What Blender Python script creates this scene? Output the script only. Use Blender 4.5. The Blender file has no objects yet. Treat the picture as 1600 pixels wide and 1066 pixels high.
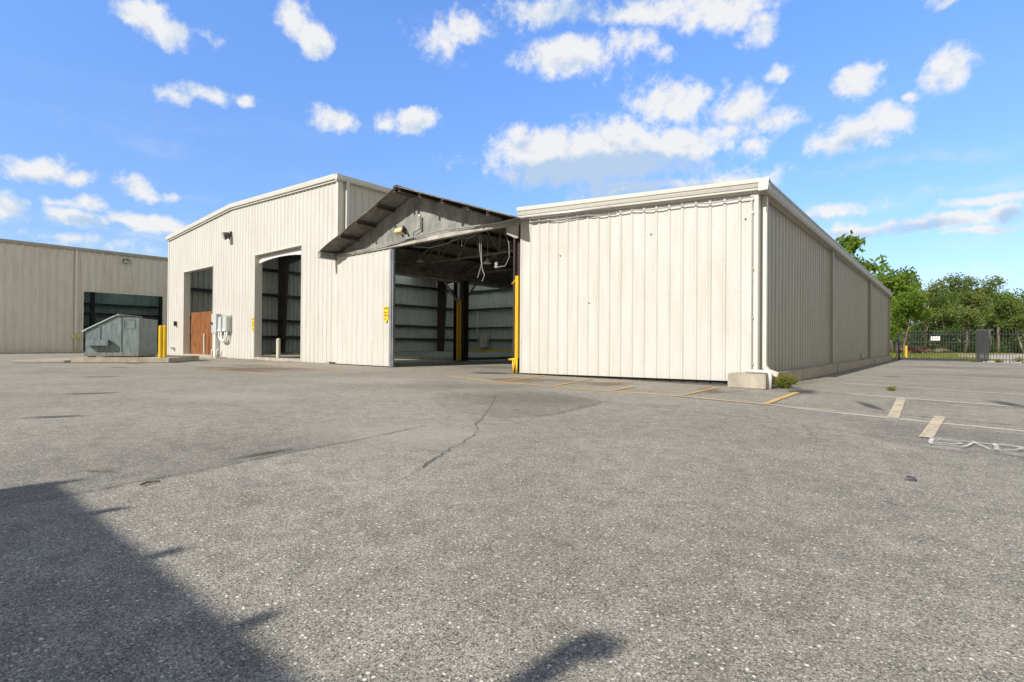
import bpy, bmesh, math, random
from mathutils import Vector, Matrix
random.seed(7)
S = bpy.context.scene
COL = S.collection
R = math.radians
SUN_EL = 37.0
SUN_AZ = 4.0            # sunlight travels along +Y, turned this many degrees towards +X

# ------------------------------------------------------------------ mesh builder
class MB:
    def __init__(s): s.v = []; s.f = []
    def add(s, vs, fs):
        o = len(s.v); s.v += [tuple(p) for p in vs]; s.f += [tuple(i + o for i in f) for f in fs]; return s
    def quad(s, a, b, c, d): return s.add([a, b, c, d], [(0, 1, 2, 3)])
    def box(s, x0, x1, y0, y1, z0, z1):
        vs = [(x0,y0,z0),(x1,y0,z0),(x1,y1,z0),(x0,y1,z0),(x0,y0,z1),(x1,y0,z1),(x1,y1,z1),(x0,y1,z1)]
        return s.add(vs, [(0,3,2,1),(4,5,6,7),(0,1,5,4),(1,2,6,5),(2,3,7,6),(3,0,4,7)])
    def bar(s, a, b, w, h, up=(0,0,1)):
        a = Vector(a); b = Vector(b); d = (b - a).normalized(); u = Vector(up)
        if abs(d.dot(u)) > .97: u = Vector((1,0,0))
        r = d.cross(u).normalized(); u = r.cross(d).normalized()
        vs = []
        for p in (a, b):
            for i, j in ((-1,-1),(1,-1),(1,1),(-1,1)): vs.append(p + r*(i*w/2) + u*(j*h/2))
        return s.add(vs, [(0,1,2,3),(7,6,5,4),(0,4,5,1),(1,5,6,2),(2,6,7,3),(3,7,4,0)])
    def tube(s, pts, r, n=10, caps=True):
        pts = [Vector(p) for p in pts]; rs = r if isinstance(r, (list, tuple)) else [r]*len(pts)
        rings = []; ref = None
        for i, p in enumerate(pts):
            d = (pts[min(i+1, len(pts)-1)] - pts[max(i-1, 0)]).normalized()
            if ref is None: ref = Vector((0,0,1)) if abs(d.z) < .9 else Vector((1,0,0))
            a = d.cross(ref).normalized(); b = a.cross(d).normalized(); ref = b
            rings.append([p + a*(math.cos(2*math.pi*k/n)*rs[i]) + b*(math.sin(2*math.pi*k/n)*rs[i]) for k in range(n)])
        vs = [q for g in rings for q in g]; fs = []
        for i in range(len(pts)-1):
            for k in range(n): fs.append((i*n+k, i*n+(k+1)%n, (i+1)*n+(k+1)%n, (i+1)*n+k))
        if caps: fs += [tuple(range(n))[::-1], tuple((len(pts)-1)*n+k for k in range(n))]
        return s.add(vs, fs)
    def sweep(s, prof, ends):
        """prof: closed list of (a, b); ends: list of functions (a, b) -> point"""
        n = len(prof); vs = [e(a, b) for e in ends for a, b in prof]; fs = []
        for i in range(len(ends)-1):
            for k in range(n): fs.append((i*n+k, i*n+(k+1)%n, (i+1)*n+(k+1)%n, (i+1)*n+k))
        fs += [tuple(range(n))[::-1], tuple((len(ends)-1)*n+k for k in range(n))]
        return s.add(vs, fs)
    def prism(s, poly, off):
        off = Vector(off); n = len(poly); p = [Vector(q) for q in poly]
        return s.add(p + [q + off for q in p], [tuple(range(n))[::-1], tuple(range(n, 2*n))] + [(i, (i+1)%n, n+(i+1)%n, n+i) for i in range(n)])
    def data(s, name, mat, smooth=False, bevel=0, fixn=True):
        me = bpy.data.meshes.new(name); me.from_pydata(s.v, [], s.f)
        if mat: me.materials.append(mat)
        if fixn or bevel:
            bm = bmesh.new(); bm.from_mesh(me)
            if fixn: bmesh.ops.recalc_face_normals(bm, faces=bm.faces)
            if bevel: bmesh.ops.bevel(bm, geom=[e for e in bm.edges if len(e.link_faces)==2 and e.calc_face_angle(0) > .5], offset=bevel, segments=2, affect='EDGES', clamp_overlap=True)
            bm.to_mesh(me); bm.free()
        if smooth:
            for p in me.polygons: p.use_smooth = True
        me.update(); return me
    def build(s, name, mat, parent=None, smooth=False, bevel=0, fixn=True, label=None):
        o = bpy.data.objects.new(name, s.data(name, mat, smooth, bevel, fixn)); COL.objects.link(o)
        if parent: o.parent = parent
        if label: o['label'] = label
        return o

def tag(o, label, cat, group=None, kind=None):
    if label: o['label'] = label
    if cat: o['category'] = cat
    if group: o['group'] = group
    if kind: o['kind'] = kind
    return o
def thing(name, label, cat, loc=(0,0,0), rz=0, group=None):
    o = bpy.data.objects.new(name, None); COL.objects.link(o); o.location = loc; o.rotation_euler = (0,0,rz)
    o.empty_display_size = .2
    return tag(o, label, cat, group)
def dup(root, loc, rz=0, sc=1, label=None):
    r = root.copy(); COL.objects.link(r); r.location = loc; r.rotation_euler = (0,0,rz)
    r.scale = (sc,sc,sc) if not isinstance(sc, tuple) else sc
    if label: r['label'] = label
    for ch in list(root.children):
        c = ch.copy(); COL.objects.link(c); c.parent = r
        for g in list(ch.children):
            d = g.copy(); COL.objects.link(d); d.parent = c
    return r

# ------------------------------------------------------------------ materials
class NT:
    def __init__(s, name):
        s.m = bpy.data.materials.new(name); s.m.use_nodes = True; s.t = s.m.node_tree; s.t.nodes.clear()
        s.out = s.n('ShaderNodeOutputMaterial')
    def n(s, typ, **kw):
        x = s.t.nodes.new(typ)
        for k, v in kw.items(): setattr(x, k, v)
        return x
    def put(s, sock, v):
        if isinstance(v, bpy.types.NodeSocket): s.t.links.new(v, sock)
        elif v is not None:
            if isinstance(v, (tuple, list)) and len(v) == 3 and sock.type == 'RGBA': v = (*v, 1)
            sock.default_value = v
    def math(s, op, a, b=None, c=None, clamp=False):
        x = s.n('ShaderNodeMath', operation=op, use_clamp=clamp)
        for i, v in enumerate((a, b, c)): s.put(x.inputs[i], v)
        return x.outputs[0]
    def pos(s, scale=(1,1,1), obj=False):
        p = s.n('ShaderNodeTexCoord').outputs['Object'] if obj else s.n('ShaderNodeNewGeometry').outputs['Position']
        mp = s.n('ShaderNodeMapping'); mp.inputs['Scale'].default_value = scale; s.t.links.new(p, mp.inputs[0]); return mp.outputs[0]
    def noise(s, vec, scale, detail=3, rough=.55, out=0):
        x = s.n('ShaderNodeTexNoise'); s.put(x.inputs['Vector'], vec); x.inputs['Scale'].default_value = scale
        x.inputs['Detail'].default_value = detail; x.inputs['Roughness'].default_value = rough; return x.outputs[out]
    def vor(s, vec, scale, out='Color'):
        x = s.n('ShaderNodeTexVoronoi'); s.put(x.inputs['Vector'], vec); x.inputs['Scale'].default_value = scale; return x.outputs[out]
    def ramp(s, f, stops):
        x = s.n('ShaderNodeValToRGB'); s.put(x.inputs[0], f); e = x.color_ramp.elements
        while len(e) < len(stops): e.new(.5)
        for el, (p, c) in zip(e, stops):
            el.position = p; el.color = (c, c, c, 1) if not isinstance(c, tuple) else (*c, 1)
        return x.outputs[0]
    def mix(s, f, a, b, blend='MIX'):
        x = s.n('ShaderNodeMix', data_type='RGBA', blend_type=blend)
        s.put(x.inputs['Factor'], f); s.put(x.inputs['A'], a); s.put(x.inputs['B'], b); return x.outputs['Result']
    def bump(s, h, strength=.3, dist=.01):
        x = s.n('ShaderNodeBump'); x.inputs['Strength'].default_value = strength; x.inputs['Distance'].default_value = dist
        s.put(x.inputs['Height'], h); return x.outputs[0]
    def bsdf(s, col, rough=.5, metal=0, normal=None, spec=None, alpha=None):
        x = s.n('ShaderNodeBsdfPrincipled'); s.put(x.inputs['Base Color'], col); s.put(x.inputs['Roughness'], rough)
        s.put(x.inputs['Metallic'], metal); s.put(x.inputs['Normal'], normal) if normal is not None else None
        if spec is not None: s.put(x.inputs['Specular IOR Level'], spec)
        if alpha is not None: s.put(x.inputs['Alpha'], alpha)
        s.t.links.new(x.outputs[0], s.out.inputs[0]); return s.m

def m_paint(name, col, dirt=.12, rough=.45, streak=(2.2,2.2,.25), metal=0, spec=.4):
    """painted sheet metal with vertical rain streaks and blotchy fading"""
    t = NT(name)
    a = t.noise(t.pos(streak), 3.0, 5, .6); b = t.noise(t.pos(), .45, 3)
    f = t.ramp(t.math('MULTIPLY', a, t.math('ADD', b, .55)), [(.42, 0), (.72, 1)])
    dk = tuple(c*(1-dirt*2.2)*k for c, k in zip(col, (1,.98,.93)))
    c1 = t.mix(f, col, dk)
    z = t.n('ShaderNodeSeparateXYZ'); t.t.links.new(t.n('ShaderNodeNewGeometry').outputs['Position'], z.inputs[0])
    low = t.ramp(t.math('ADD', z.outputs[2], t.math('MULTIPLY', t.noise(t.pos((6,6,1)), 1.5, 5), .5)), [(.16, 1), (.55, 0)])
    c2 = t.mix(t.math('MULTIPLY', low, dirt*3.0), c1, (.30,.26,.20))
    bm = t.bump(t.noise(t.pos((3,3,1)), 1.1, 2), .12, .02)
    return t.bsdf(c2, rough, metal, bm, spec)
def m_metal(name, col, rough=.5, metal=.6, var=.35, scale=4, rust=0, rustcol=(.16,.07,.03)):
    t = NT(name); a = t.noise(t.pos((1,1,.5)), scale, 6, .65)
    c = t.mix(t.ramp(a, [(.35, 0), (.65, 1)]), tuple(k*(1-var) for k in col), tuple(min(1, k*(1+var*.6)) for k in col))
    if rust:
        r = t.ramp(t.noise(t.pos(), scale*1.7, 8, .7), [(.62-rust*.25, 0), (.70-rust*.2, 1)])
        c = t.mix(r, c, rustcol)
    return t.bsdf(c, rough, metal, t.bump(a, .15, .01))
def m_plain(name, col, rough=.6, var=.15, scale=6, bump=.15, metal=0, spec=.4):
    t = NT(name); a = t.noise(t.pos(), scale, 5, .6)
    c = t.mix(a, tuple(k*(1-var) for k in col), tuple(min(1, k*(1+var)) for k in col))
    return t.bsdf(c, rough, metal, t.bump(t.noise(t.pos(), scale*6, 4), bump, .005), spec)
def m_concrete(name, col, stain=.4):
    t = NT(name); a = t.noise(t.pos((1,1,.6)), 3, 7, .65); b = t.noise(t.pos(), 45, 3)
    c = t.mix(t.ramp(a, [(.35, 0), (.7, 1)]), col, tuple(k*(1-stain)*q for k, q in zip(col, (1,.92,.8))))
    c = t.mix(t.math('MULTIPLY', b, .25), c, (.12,.11,.10))
    return t.bsdf(c, .9, 0, t.bump(b, .4, .01), .2)
def m_worn(name, col, keep=.5, soft=.08):
    """thin old paint on asphalt with worn-through gaps"""
    t = NT(name)
    n1 = t.noise(t.pos(), 38, 5, .7); n2 = t.noise(t.pos(), 2.2, 3)
    f = t.math('ADD', t.math('MULTIPLY', n1, .7), t.math('MULTIPLY', n2, .5))
    al = t.ramp(f, [(.98-keep-soft*.5, 0), (.98-keep+soft, 1)])
    c = t.mix(n2, col, tuple(k*.72 for k in col))
    return t.bsdf(c, .85, 0, None, .2, t.math('MULTIPLY', al, .92))
def m_stain(name, col, strength=.6):
    """oil or rust stain: soft edge in the mark's own coordinates"""
    t = NT(name); tc = t.n('ShaderNodeTexCoord').outputs['Object']
    ln = t.n('ShaderNodeVectorMath', operation='LENGTH'); t.t.links.new(tc, ln.inputs[0])
    n = t.noise(tc, 2.2, 5, .65); n2 = t.noise(t.pos(), 30, 3)
    r = t.math('ADD', ln.outputs['Value'], t.math('MULTIPLY', t.math('SUBTRACT', n, .5), .9))
    al = t.math('MULTIPLY', t.ramp(r, [(.35, 1), (.95, 0)]), strength)
    al = t.math('MULTIPLY', al, t.ramp(n2, [(.3, .6), (.6, 1)]))
    return t.bsdf(col, .8, 0, None, .2, al)
def m_asphalt():
    t = NT('asphalt_material'); p = t.pos()
    big = t.noise(p, .16, 4, .55); mid = t.noise(p, .9, 5, .6); fine = t.noise(p, 7, 5, .65); blot = t.noise(p, 2.6, 4, .6)
    base = t.ramp(t.math('ADD', t.math('MULTIPLY', big, .5), t.math('MULTIPLY', mid, .5)), [(.36, (.268,.249,.206)), (.5, (.335,.313,.263)), (.66, (.40,.376,.319))])
    base = t.mix(t.ramp(fine, [(.30, .55), (.60, 0)]), base, (.15,.14,.118))
    base = t.mix(t.ramp(blot, [(.56, 0), (.74, .45)]), base, (.40,.375,.32))
    base = t.mix(t.ramp(t.noise(p, .55, 6, .7), [(.56, 0), (.72, .6)]), base, (.175,.163,.138))
    base = t.mix(1, base, t.ramp(t.noise(p, 62, 3, .6), [(.3, .80), (.5, 1.0), (.72, 1.24)]), 'MULTIPLY')
    def cells(scale):
        v = t.n('ShaderNodeTexVoronoi'); t.put(v.inputs['Vector'], p); v.inputs['Scale'].default_value = scale
        q = t.n('ShaderNodeSeparateColor'); t.t.links.new(v.outputs['Color'], q.inputs[0]); return v.outputs['Distance'], q
    d1, s1 = cells(270); d2, s2 = cells(105); d3, s3 = cells(52)
    grain = t.ramp(s1.outputs[0], [(0, .38), (.4, .78), (.78, 1.10), (1, 1.6)])
    chip = t.math('MULTIPLY', t.ramp(s2.outputs[1], [(.74, 0), (.77, 1)]), t.ramp(d2, [(.34, 1), (.44, 0)]))
    big_chip = t.math('MULTIPLY', t.ramp(s3.outputs[1], [(.90, 0), (.91, 1)]), t.ramp(d3, [(.24, 1), (.34, 0)]))
    pit = t.math('MULTIPLY', t.ramp(s2.outputs[2], [(.86, 0), (.90, 1)]), t.ramp(d2, [(.28, 1), (.48, 0)]))
    c = t.mix(1, base, grain, 'MULTIPLY')
    c = t.mix(t.math('MULTIPLY', chip, t.math('ADD', .35, t.math('MULTIPLY', s2.outputs[0], .6))), c, (.68,.645,.57))
    c = t.mix(t.math('MULTIPLY', big_chip, .9), c, (.74,.70,.62))
    c = t.mix(t.math('MULTIPLY', pit, .7), c, (.08,.073,.058))
    h = t.math('ADD', t.math('MULTIPLY', s1.outputs[0], .5), t.math('ADD', t.math('ADD', chip, big_chip), t.math('MULTIPLY', pit, -1)))
    return t.bsdf(c, .88, 0, t.bump(h, .6, .005), .2)
def m_foliage(name, c0, c1, trans=.35):
    t = NT(name); g = t.n('ShaderNodeNewGeometry'); oi = t.n('ShaderNodeObjectInfo')
    c = t.mix(g.outputs['Random Per Island'], c0, c1)
    c = t.mix(t.math('MULTIPLY', oi.outputs['Random'], .5), c, tuple(a*k for a, k in zip(c0, (1.1,1,.8))))
    c = t.mix(t.ramp(t.noise(t.pos(), .55, 3), [(.4, 0), (.65, .6)]), c, tuple(a*k for a, k in zip(c1, (1.12,1.08,.6))))
    d = t.n('ShaderNodeBsdfPrincipled'); t.put(d.inputs['Base Color'], c); d.inputs['Roughness'].default_value = .55; d.inputs['Specular IOR Level'].default_value = .25
    tr = t.n('ShaderNodeBsdfTranslucent'); t.put(tr.inputs[0], t.mix(.5, c, (.30,.42,.05)))
    mx = t.n('ShaderNodeMixShader'); mx.inputs[0].default_value = trans
    t.t.links.new(d.outputs[0], mx.inputs[1]); t.t.links.new(tr.outputs[0], mx.inputs[2]); t.t.links.new(mx.outputs[0], t.out.inputs[0]); return t.m
def m_added_skylight():  # translucent green-tinted sheet for roof panels added to brighten the interiors
    t = NT('green_tinted_fibreglass'); tr = t.n('ShaderNodeBsdfTranslucent'); t.put(tr.inputs[0], (.80,.88,.86)); t.t.links.new(tr.outputs[0], t.out.inputs[0]); return t.m
def m_bands(name, col, dark, scale_vec, lo=.4, hi=.6, rough=.7):
    t = NT(name); a = t.noise(t.pos(scale_vec), 1, 5, .6); b = t.noise(t.pos(), 12, 3)
    c = t.mix(t.ramp(a, [(lo, 0), (hi, 1)]), col, dark); c = t.mix(t.math('MULTIPLY', b, .2), c, (.1,.07,.05))
    return t.bsdf(c, rough, 0, t.bump(a, .2, .01), .3)

M = {}
M['wall'] = m_paint('cream_sheet_metal', (.56,.553,.522), .04)
M['wall_side'] = m_paint('cream_sheet_metal_weathered', (.53,.515,.47), .05)  # slightly darker, warmer cream for side and rear walls
M['wing_side'] = m_paint('cream_sheet_metal_dulled', (.40,.39,.35), .05)  # darker copy of the cream paint, the wall's shade put into the colour
M['trim'] = m_paint('cream_trim_metal', (.61,.60,.555), .03, .4)
M['farwall'] = m_paint('tan_sheet_metal', (.67,.65,.58), .05)
M['graytrim'] = m_paint('gray_gutter_metal', (.40,.38,.33), .08)
M['galv'] = m_metal('galvanised_sheet', (.27,.27,.25), .62, .1, .42, 2.6)
M['galvdark'] = m_metal('weathered_roof_sheet', (.20,.195,.18), .7, .1, .4, 3, .12)
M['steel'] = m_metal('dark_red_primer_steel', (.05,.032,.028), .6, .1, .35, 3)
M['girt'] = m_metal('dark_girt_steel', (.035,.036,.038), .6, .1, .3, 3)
M['beam'] = m_metal('gray_beam_steel', (.42,.40,.35), .6, .1, .3, 2, .04)
M['truss'] = m_metal('grey_brown_truss_steel', (.34,.29,.24), .6, .1, .35, 5, .1)
M['roofin'] = m_metal('dull_roof_decking', (.30,.36,.33), .6, .1, .2, 1.5)
M['rust'] = m_metal('rusty_purlin_steel', (.105,.085,.07), .75, .1, .45, 6, .35, (.13,.07,.04))
M['conduit'] = m_metal('zinc_conduit', (.48,.48,.47), .45, .6, .2, 8)
M['doorsteel'] = m_metal('blue_gray_door_edge', (.36,.38,.42), .4, .5, .2, 4)
M['yellow'] = m_paint('yellow_safety_paint', (.72,.47,.015), .1, .4)
M['orange'] = m_paint('amber_safety_paint', (.80,.44,.02), .08, .4)
M['cream_pole'] = m_paint('cream_pole_paint', (.62,.57,.46), .2)
M['whitepaint'] = m_paint('white_pole_paint', (.70,.70,.68), .12)
M['box'] = m_paint('pale_gray_box_paint', (.52,.56,.57), .08, .4)
M['black'] = m_plain('black_plastic', (.02,.02,.021), .5, .3)
M['fence'] = m_plain('black_fence_paint', (.03,.033,.038), .5, .2)
M['darkbronze'] = m_plain('bronze_lamp_housing', (.05,.045,.04), .5)
M['lens'] = m_plain('lamp_lens', (.55,.55,.53), .2, .1)
M['lamp_yellow'] = m_plain('yellowed_lamp_housing', (.62,.52,.28), .5)
M['concrete'] = m_concrete('old_concrete', (.50,.46,.39))
M['foundation'] = m_concrete('gray_foundation_concrete', (.46,.42,.34), .3)
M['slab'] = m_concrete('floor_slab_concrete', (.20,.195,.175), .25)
M['osb'] = m_bands('orange_plywood', (.27,.105,.032), (.17,.062,.018), (9,9,2.2))
M['bluegray'] = None
M['curtain'] = m_plain('white_door_curtain', (.60,.60,.60), .5, .05)
M['asphalt'] = m_asphalt()
M['grass'] = m_bands('dry_green_grass', (.20,.20,.045), (.32,.27,.10), (.5,.5,.5), .35, .65, .95)
M['road'] = m_concrete('pale_roadway', (.48,.46,.41), .2)
M['line_y'] = m_worn('worn_yellow_line', (.72,.46,.17), .56)
M['line_o'] = m_worn('worn_orange_line', (.70,.42,.15), .50)
M['line_w'] = m_worn('worn_white_line', (.70,.65,.54), .56)
M['line_f'] = m_worn('faint_white_line', (.62,.58,.50), .44)
M['bar'] = m_worn('cream_painted_bar', (.72,.61,.44), .54, .2)
M['spray'] = m_worn('white_spray_paint', (.80,.78,.72), .50, .22)
M['crack'] = m_plain('crack_shade', (.045,.043,.04), .95, .3)
M['seam'] = m_worn('tar_seam', (.165,.153,.13), .42, .15)
M['oil'] = m_stain('oil_stain', (.075,.07,.062), .7)
M['rustsoil'] = m_stain('rust_brown_stain', (.24,.14,.075), .5)
M['patchdark'] = m_stain('darker_asphalt_patch', (.20,.185,.16), .30)
M['dust'] = m_stain('pale_dust', (.52,.48,.41), .5)
M['bark'] = m_bands('gray_bark', (.20,.165,.12), (.10,.08,.06), (7,7,1.5))
M['barkpale'] = m_bands('pale_bark', (.34,.29,.22), (.19,.155,.12), (7,7,1.5))
M['leafA'] = m_foliage('mid_green_leaves', (.08,.145,.03), (.18,.255,.06))
M['leafB'] = m_foliage('olive_leaves', (.09,.138,.038), (.185,.225,.075))
M['leafC'] = m_foliage('bright_green_leaves', (.09,.17,.02), (.185,.275,.045), .45)
M['leafD'] = m_foliage('dark_green_leaves', (.038,.078,.022), (.09,.135,.04))
M['weed'] = m_foliage('weed_leaves', (.09,.16,.025), (.24,.25,.06))
M['weedred'] = m_foliage('rusty_seed_heads', (.28,.11,.05), (.40,.22,.07))
M['debris'] = m_bands('dry_leaf_grit', (.26,.20,.13), (.10,.08,.06), (9,9,9))
M['wood'] = m_bands('red_brown_cut_wood', (.30,.15,.10), (.15,.08,.055), (5,5,5))
M['sign'] = m_plain('white_sign_face', (.82,.82,.80), .4, .03)
M['signy'] = m_plain('yellow_sign_face', (.75,.52,.03), .45, .08)
M['signk'] = m_plain('dark_sign_print', (.26,.18,.03), .5, .1)

def m_dumpster():
    t = NT('faded_blue_gray_paint')
    a = t.noise(t.pos((5,5,.7)), 2.6, 6, .65); b = t.noise(t.pos(), 5.5, 8, .7)
    c = t.mix(t.ramp(a, [(.35, 0), (.68, 1)]), (.105,.145,.155), (.245,.285,.287))
    c = t.mix(t.ramp(b, [(.56, 0), (.72, .5)]), c, (.25,.27,.255))
    z = t.n('ShaderNodeSeparateXYZ'); t.t.links.new(t.n('ShaderNodeTexCoord').outputs['Object'], z.inputs[0])
    low = t.math('MULTIPLY', t.ramp(t.math('ADD', z.outputs[2], t.math('MULTIPLY', b, .35)), [(.16, 1), (.36, 0)]), .55)
    rs = t.math('MAXIMUM', low, t.ramp(t.noise(t.pos(), 9, 8, .75), [(.66, 0), (.70, .9)]))
    c = t.mix(rs, c, (.20,.095,.04))
    return t.bsdf(c, .55, .05, t.bump(a, .15, .02), .35)
M['bluegray'] = m_dumpster()

# ------------------------------------------------------------------ ribbed sheet wall
def rib_wall(p0, d, n, L, top, bot=0.0, pitch=.305, holes=(), phase=0.0, h=.028, minor=True, screws=()):
    """p0: base start, d: unit direction along the wall, n: outward unit normal; holes: (s0, s1, z0, z1)"""
    p0 = Vector(p0); d = Vector(d); n = Vector(n)
    topf = top if callable(top) else (lambda s: top); botf = bot if callable(bot) else (lambda s: bot)
    pr = [(0.0, 0.0)]
    k = math.floor(-phase/pitch) - 1
    while phase + k*pitch < L + pitch:
        c = phase + k*pitch
        for ds, o in ((-.042,0),(-.017,h),(.017,h),(.042,0)): pr.append((c+ds, o))
        if minor:
            for q in (1/3, 2/3):
                cc = c + pitch*q
                for ds, o in ((-.022,0),(-.010,h*.16),(.010,h*.16),(.022,0)): pr.append((cc+ds, o))
        k += 1
    pr = sorted(pr)
    def off(s):
        for (a, oa), (b, ob) in zip(pr, pr[1:]):
            if a <= s <= b: return oa + (ob-oa)*((s-a)/(b-a) if b > a else 0)
        return 0.0
    br = {0.0, L} | {s for s, _ in pr if 0 < s < L}
    for hh in holes: br |= {min(max(hh[0],0),L), min(max(hh[1],0),L)}
    br = sorted(br)
    mb = MB()
    P = lambda s, z, o: p0 + d*s + n*o + Vector((0,0,z))
    for a, b in zip(br, br[1:]):
        if b - a < 1e-5: continue
        m = (a+b)/2; oa = off(a+1e-6); ob = off(b-1e-6)
        cuts = sorted([(hh[2], hh[3]) for hh in holes if hh[0] < m < hh[1]])
        segs = []; zc = None
        for z0, z1 in cuts:
            segs.append((zc, z0)); zc = z1
        segs.append((zc, None))
        for z0, z1 in segs:
            za = botf(a) if z0 is None else z0; zb = botf(b) if z0 is None else z0
            ya = topf(a) if z1 is None else z1; yb = topf(b) if z1 is None else z1
            if ya - za < 1e-4 and yb - zb < 1e-4: continue
            mb.quad(P(a,za,oa), P(b,zb,ob), P(b,yb,ob), P(a,ya,oa))
    up = Vector((0,0,1))
    for z in screws:                                         # screw heads along each girt line
        kk = 0
        while phase + kk*pitch < L:
            for ds in (-.07, .07):
                s = phase + kk*pitch + ds
                if not (0.02 < s < L-.02) or z > topf(s)-.1 or z < botf(s)+.04: continue
                if any(hh[0]-.02 < s < hh[1]+.02 and hh[2] < z < hh[3] for hh in holes): continue
                r = .0105; b0 = P(s, z + random.uniform(-.01,.01), 0)
                q = [b0 + d*(i*r) + up*(j*r) for i, j in ((-1,-1),(1,-1),(1,1),(-1,1))]; w = [x + n*.007 for x in q]
                mb.add(q + w, [(4,5,6,7),(0,1,5,4),(1,2,6,5),(2,3,7,6),(3,0,4,7)])
            kk += 1
    return mb
def off_flat(mb, name, mat, parent, **kw): return mb.build(name, mat, parent, fixn=False, **kw)

FY = 10.95      # facade plane
# ------------------------------------------------------------------ ground
g = MB(); g.quad((-160,-120,0),(160,-120,0),(160,240,0),(-160,240,0))
tag(g.build('ground', M['asphalt']), None, None, kind='structure')
g = MB(); g.quad((-70,39.6,.02),(90,39.6,.02),(90,190,.02),(-70,190,.02))
tag(g.build('grass_field', M['grass']), None, None, kind='structure')
g = MB()
pts = [(.4,60.5),(1.2,53),(2.0,48.5),(2.4,40.2),(30,40.2),(30,92),(8,92),(3.5,74)]
g.add([(x,y,.026) for x,y in pts], [tuple(range(len(pts)))])
tag(g.build('road', M['road']), None, None, kind='structure')
# grass blades beyond the gate (stuff)
gb = MB(); rg = random.Random(3)
for i in range(9000):
    x = rg.uniform(-9, 9); y = rg.uniform(40, 75)
    if x > (.4 if y > 53 else 1.6): continue
    a = rg.uniform(0, 6.28); hgt = rg.uniform(.06,.22); w = .025
    c, s = math.cos(a)*w, math.sin(a)*w
    gb.add([(x-c,y-s,.02),(x+c,y+s,.02),(x+rg.uniform(-.08,.08),y+rg.uniform(-.08,.08),.02+hgt)], [(0,1,2)])
tag(gb.build('grass', M['weed'], fixn=False), 'short yellow green grass growing beyond the black gate', 'grass', kind='stuff')

def ribbon(pts, w, z=.004, jit=0, rnd=None, sub=.25):
    """flat strip along a polyline"""
    rnd = rnd or random.Random(1); P = [Vector((x, y, 0)) for x, y in pts]; Q = [P[0]]
    for a, b in zip(P, P[1:]):
        n = max(1, int((b-a).length/sub))
        for i in range(1, n+1): Q.append(a.lerp(b, i/n))
    mb = MB(); vs = []
    for i, p in enumerate(Q):
        d = (Q[min(i+1,len(Q)-1)] - Q[max(i-1,0)]).normalized(); nr = Vector((-d.y, d.x, 0))
        ww = w*(1 + (rnd.uniform(-.5,.5)*jit*2 if jit else 0))/2; sh = nr*(rnd.uniform(-1,1)*jit*w) if jit else Vector()
        vs += [p + nr*ww + sh + Vector((0,0,z)), p - nr*ww + sh + Vector((0,0,z))]
    mb.add(vs, [(2*i, 2*i+1, 2*i+3, 2*i+2) for i in range(len(Q)-1)])
    return mb
def mark(name, pts, w, mat, z=.004, jit=.025, seed=1, sub=.25):
    return tag(ribbon(pts, w, z, jit, random.Random(seed), sub).build(name, M[mat]), None, None, kind='structure')
def stain(x, y, rx, ry, rz, mat, z=.008, name='asphalt_stain'):
    mb = MB(); n = 20
    mb.add([(1.3*math.cos(2*math.pi*k/n), 1.3*math.sin(2*math.pi*k/n), 0) for k in range(n)], [tuple(range(n))])
    o = mb.build(name, M[mat]); o.location = (x, y, z); o.scale = (rx, ry, 1); o.rotation_euler = (0,0,rz)
    return tag(o, None, None, kind='structure')
edge = [(-9.46,8.93),(-7.24,8.28),(-5.75,8.25),(-4.42,8.05),(-2.93,8.0),(-1.92,7.72),(-1.1,7.40),(-.19,7.16),(.55,7.0),(3.5,6.3)]
mark('parking_line', edge[:6], .085, 'line_y', seed=2)
mark('parking_line', edge[5:], .08, 'line_w', seed=3)
mark('parking_line', [(-4.0,8.13),(-1.0,7.48)], .05, 'bar', .012, .3, 4)
mark('parking_line', [(-7.18,8.22),(-7.9,10.8)], .065, 'line_o', .012)
mark('parking_line', [(-5.82,8.29),(-6.4,10.6)], .065, 'line_o', .012)
mark('parking_line', [(-4.5,8.2),(-4.62,9.2)], .06, 'line_o', .012)
mark('parking_line', [(-3.26,8.05),(-3.38,10.0)], .06, 'line_o', .012)
mark('parking_line', [(-1.95,7.75),(-2.03,10.05)], .085, 'line_y', .012)
mark('parking_line', [(-.50,7.22),(-.59,10.05)], .11, 'bar', .012)
mark('parking_line', [(-.17,5.86),(-.10,7.75)], .10, 'bar', .012)
for x0, y0, x1, y1, w, mt in ((-1.35,10.42,4,8.9,.09,'line_w'),(-1.9,11.9,4,10.3,.08,'line_f'),(-1.9,13.45,5,11.0,.09,'line_w'),(-2.2,14.6,5,13.6,.08,'line_f'),(-2.2,16.6,5,16.2,.08,'line_w'),(-2.2,18.6,5,18.3,.09,'line_f'),(-1.2,20.4,5,19.2,.11,'line_w'),(-2,23.4,6,22.7,.11,'line_f'),(-2,27.2,6,26.4,.13,'line_w'),(-2,31.4,6,31,.15,'line_f')):
    mark('parking_line', [(x0,y0),(x1,y1)], w, mt, seed=int(y0*7))
mark('parking_line', [(-17.69,6.26),(-12.6,6.24)], .10, 'line_o')
mark('parking_line', [(-20.3,9.2),(-16.89,8.6),(-13.77,8.75)], .10, 'line_o')
mark('parking_line', [(-16.6,6.3),(-17.2,8.7)], .10, 'line_f', .012)
mark('parking_line', [(-12.6,6.24),(-13.4,8.75)], .09, 'line_f', .012)
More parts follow.
